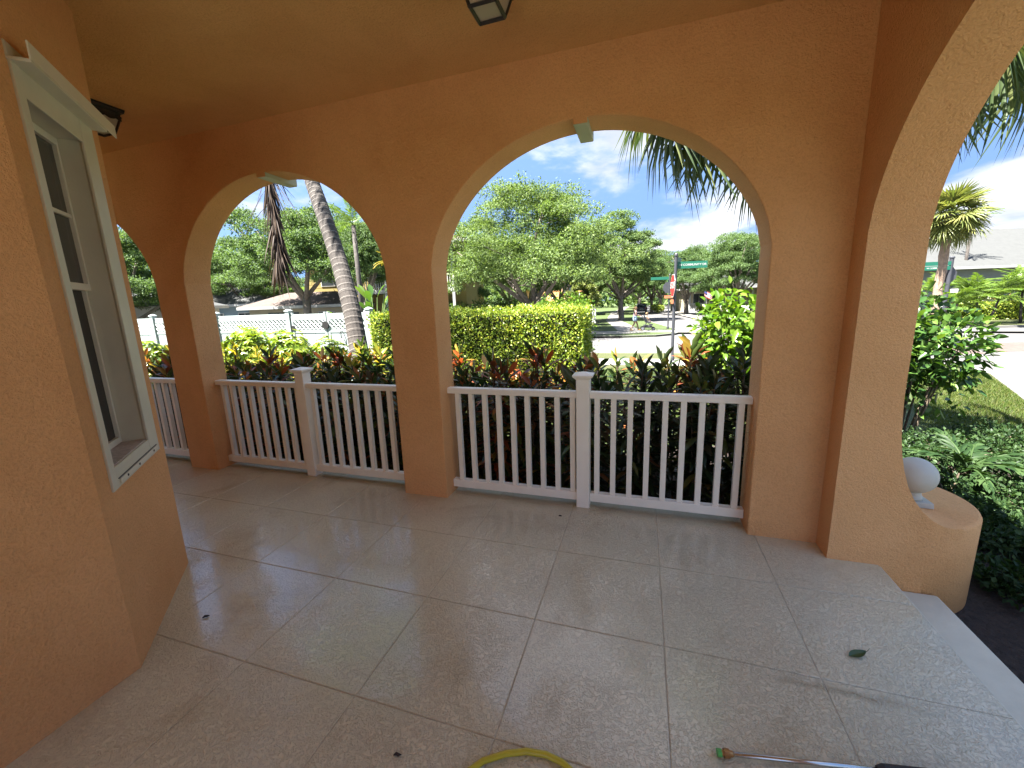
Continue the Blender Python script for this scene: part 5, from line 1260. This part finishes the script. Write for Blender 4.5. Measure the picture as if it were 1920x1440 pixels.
for x in (-0.82,0.82):
    for y in (-1.4,1.35):
        w_ = MB().tube([(x-0.11,y,0.33),(x+0.11,y,0.33)], 0.33, 18).build('wheel', M['tyre'], car); MB().tube([(x-0.12,y,0.33),(x+0.12,y,0.33)], 0.19, 12).build('rim', M['chrome'], w_)

# ================================================================== woman with a stroller
def skin_body(name, J, E_, rad, m, parent, root=0):
    me = bpy.data.meshes.new(name); me.from_pydata(J, E_, []); o = bpy.data.objects.new(name, me); COL.objects.link(o)
    md = o.modifiers.new('skin', 'SKIN'); 
    for i, v in enumerate(me.skin_vertices[0].data): v.radius = (rad[i], rad[i]); v.use_root = (i == root)
    o.modifiers.new('sub', 'SUBSURF').levels = 2; o.modifiers['sub'].render_levels = 2
    dg = bpy.context.evaluated_depsgraph_get(); dg.update(); m2 = bpy.data.meshes.new_from_object(o.evaluated_get(dg)); bpy.data.objects.remove(o)
    m2.materials.clear(); m2.materials.append(m); m2.polygons.foreach_set('use_smooth', [True]*len(m2.polygons)); return add(name, m2, parent)
wo = empty('person', (-0.55,30.6,ZS+0.012), math.radians(4)); tag(wo, 'person in a dark top and pale blue shorts walking and pushing a stroller', 'person')
J = [(0,0,0.93),(0.01,0,1.10),(0.03,0,1.28),(0.03,0,1.41),(0.05,0,1.49),(0.065,0,1.58),
     (0.01,0.09,0.86),(0.17,0.09,0.49),(0.27,0.09,0.09),(0.39,0.09,0.035),
     (0.0,-0.09,0.86),(-0.03,-0.09,0.47),(-0.27,-0.09,0.15),(-0.19,-0.09,0.035),
     (0.03,0.17,1.35),(0.09,0.215,1.10),(0.36,0.18,1.04),(0.45,0.16,1.04),
     (0.03,-0.17,1.35),(0.09,-0.215,1.10),(0.36,-0.18,1.04),(0.45,-0.16,1.04), (0.145,0,1.535)]
E_ = [(0,1),(1,2),(2,3),(3,4),(4,5),(0,6),(6,7),(7,8),(8,9),(0,10),(10,11),(11,12),(12,13),(2,14),(14,15),(15,16),(16,17),(2,18),(18,19),(19,20),(20,21),(4,22)]
rad = [0.13,0.115,0.125,0.05,0.085,0.085,0.085,0.06,0.04,0.03,0.085,0.06,0.04,0.03,0.05,0.042,0.03,0.026,0.05,0.042,0.03,0.026,0.018]
skin_body('body', J, E_, rad, M['skin'], wo)
def rings_mesh(rs, n=14):
    """rs: list of (cx,cy,cz,rx,ry)"""
    mb = MB()
    for (cx,cy,cz,rx,ry) in rs:
        for j in range(n): a = 2*PI*j/n; mb.v.append((cx+rx*math.cos(a), cy+ry*math.sin(a), cz))
    for i in range(len(rs)-1):
        for j in range(n): mb.f.append((i*n+j,i*n+(j+1)%n,(i+1)*n+(j+1)%n,(i+1)*n+j)); mb.mi.append(0)
    return mb
rings_mesh([(0.0,0,0.95,0.145,0.175),(0.01,0,1.06,0.125,0.15),(0.03,0,1.22,0.14,0.165),(0.035,0,1.33,0.125,0.175),(0.035,0,1.405,0.07,0.10)]).build('top', M['top'], wo, smooth=True)
sh = rings_mesh([(0.0,0,1.02,0.135,0.165),(0,0,0.92,0.16,0.19),(0.01,0,0.82,0.165,0.20)])
sh.tube([(0.01,0.09,0.86),(0.09,0.095,0.66)],[0.115,0.125],12); sh.tube([(0.0,-0.09,0.86),(-0.02,-0.095,0.66)],[0.115,0.125],12)
sh.build('shorts', M['shorts'], wo, smooth=True)['kind'] = 'stuff'
hr = MB().lathe([(0.105*math.sin(PI*k/12)+0.001, 1.575-0.125*math.cos(PI*k/12)) for k in range(4,13)], (0.035,0,0), 14); hr.tube([(-0.06,0,1.60),(-0.13,0,1.54),(-0.12,0,1.36)],[0.035,0.045,0.015],8)
hr.build('hair', M['hair'], wo, smooth=True)['kind'] = 'stuff'
for (x,y,z,p_) in ((0.33,0.09,0.0,0.1),(-0.22,-0.09,0.0,-0.2)):
    MB().tube([(x-0.11,y,0.045),(x,y,0.05),(x+0.12,y,0.03)],[0.045,0.048,0.035],8).build('shoe', M['shoe'], wo, smooth=True)
sr = empty('stroller', (-0.55,30.6,ZS+0.012), math.radians(4)); tag(sr, 'black stroller with a basket being pushed along the pavement', 'stroller')
for y in (-0.22,0.22):
    MB().tube([(0.44,y,1.045),(0.62,y,0.86),(0.98,y,0.46),(1.28,y,0.16)],0.017,6).build('frame_side', M['pole'], sr)
    MB().tube([(0.55,y,0.15),(0.74,y,0.40),(0.86,y,0.60)],0.016,6).build('rear_strut', M['pole'], sr)
    MB().tube([(0.62,y,0.86),(0.62,y,0.86+0.001),(1.02,y*0.9,0.70)],0.012,6).build('arm', M['pole'], sr)
    for x, r in ((0.55,0.15),(1.28,0.115)):
        w_ = MB().tube([(x,y-0.02,r),(x,y+0.02,r)],r,18).build('wheel', M['tyre'], sr); MB().tube([(x,y-0.024,r),(x,y+0.024,r)],r*0.6,12).build('rim', M['grey_wall'], w_)
MB().tube([(0.44,-0.22,1.045),(0.435,0,1.05),(0.44,0.22,1.045)],0.020,8).build('handlebar', M['black_rubber'], sr)
mb = MB(); mb.prism_axis([(0.70,0.56),(1.05,0.52),(1.12,0.58),(0.84,0.66),(0.66,1.06),(0.60,1.04)],-0.19,0.19,'y'); mb.build('seat', M['bag'], sr, bevel=0.02)
mb = MB(); mb.prism_axis([(0.60,0.20),(1.14,0.18),(1.20,0.34),(0.60,0.40)],-0.19,0.19,'y'); mb.build('basket', M['bag'], sr, bevel=0.03)
mb = MB(); mb.prism_axis([(0.98,0.40),(1.20,0.36),(1.24,0.42),(1.02,0.46)],-0.16,0.16,'y'); mb.build('footrest', M['bag'], sr)
ch = empty('person', (-0.55,30.6,ZS+0.012), math.radians(4)); tag(ch, 'small child in a pale top sitting up in the stroller', 'person')
J = [(0.84,0,0.72),(0.80,0,0.86),(0.79,0,0.98),(0.80,0,1.04),(0.82,0,1.12),(0.83,0,1.18),(0.86,0.06,0.72),(1.04,0.07,0.70),(1.08,0.07,0.52),(0.86,-0.06,0.72),(1.04,-0.07,0.70),(1.08,-0.07,0.52),(0.80,0.10,0.95),(0.88,0.13,0.83),(0.98,0.11,0.82),(0.80,-0.10,0.95),(0.88,-0.13,0.83),(0.98,-0.11,0.82)]
E_ = [(0,1),(1,2),(2,3),(3,4),(4,5),(0,6),(6,7),(7,8),(0,9),(9,10),(10,11),(2,12),(12,13),(13,14),(2,15),(15,16),(16,17)]
rad = [0.085,0.085,0.075,0.035,0.075,0.07,0.055,0.042,0.032,0.055,0.042,0.032,0.035,0.03,0.024,0.035,0.03,0.024]
skin_body('body', J, E_, rad, M['skin'], ch)
rings_mesh([(0.845,0,0.70,0.105,0.115),(0.81,0,0.82,0.10,0.115),(0.79,0,0.94,0.09,0.115),(0.795,0,1.02,0.05,0.06)]).build('top', M['cream_wall'], ch, smooth=True)
MB().lathe([(0.088*math.sin(PI*k/10)+0.001, 1.16-0.10*math.cos(PI*k/10)) for k in range(4,11)], (0.81,0,0), 12).build('hair', M['hair'], ch, smooth=True)

# ================================================================== grass blades on the near lawn and verge
def grass_patch(name, pts, n, m, label, zf, seed, h=0.055):
    g = np.random.default_rng(seed); P = []
    xs = [p[0] for p in pts]; ys = [p[1] for p in pts]
    X = g.uniform(min(xs), max(xs), n*3); Y = g.uniform(min(ys), max(ys), n*3); ins = np.zeros(n*3, bool); j = len(pts)-1
    for i in range(len(pts)):
        xi, yi, xj, yj = *pts[i], *pts[j]
        c = ((yi > Y) != (yj > Y)) & (X < (xj-xi)*(Y-yi)/(yj-yi+1e-12)+xi); ins ^= c; j = i
    X, Y = X[ins][:n], Y[ins][:n]; n = len(X); Z = np.array([zf(a, b_) for a, b_ in zip(X, Y)])
    D_ = np.stack([g.normal(size=n)*0.45, g.normal(size=n)*0.45, np.ones(n)], 1); H_ = h*g.uniform(0.5,1.4,n)[:,None]; S_ = unit(np.cross(D_, g.normal(size=(n,3))))*h*0.10
    B = np.stack([X, Y, Z], 1); V = np.stack([B-S_, B+S_, B+D_*H_], 1).reshape(-1,3); T = np.arange(3*n).reshape(-1,3)
    o = add(name, np_mesh(name, V, T, m)); tag(o, label, 'grass', kind='stuff')
M['blade'] = leafmat('grass_blades', [(0.0, (0.042, 0.075, 0.012)), (0.6, (0.068, 0.100, 0.018)), (1.0, (0.12, 0.120, 0.035))], 0.6, 0.35, spec=0.2)
def gz(x, y):
    t = min(max((y-6.5)/7.0,0),1); s_ = min(max((x-2.2)/2.6,0),1); k = max(t, s_); k = k*k*(3-2*k); return ZG + (ZS+0.002-ZG)*k - 0.005
grass_patch('grass', [(4.0,3.6),(7.55,11.3),(8.5,13.6),(7.2,14.0),(5.9,11.5),(2.9,4.9)], 36000, M['blade'], 'short grass on the verge beside the road', lambda x, y: ZS-0.006, 501, 0.06)
grass_patch('grass', [(-4,5.2),(0.4,5.2),(3.2,7.2),(4.0,9.5),(4.0,13.6),(-1.0,13.6),(-1.0,8.0),(-4,7.9)], 60000, M['blade'], 'short lawn grass between the crotons and the hedge', gz, 502, 0.05)
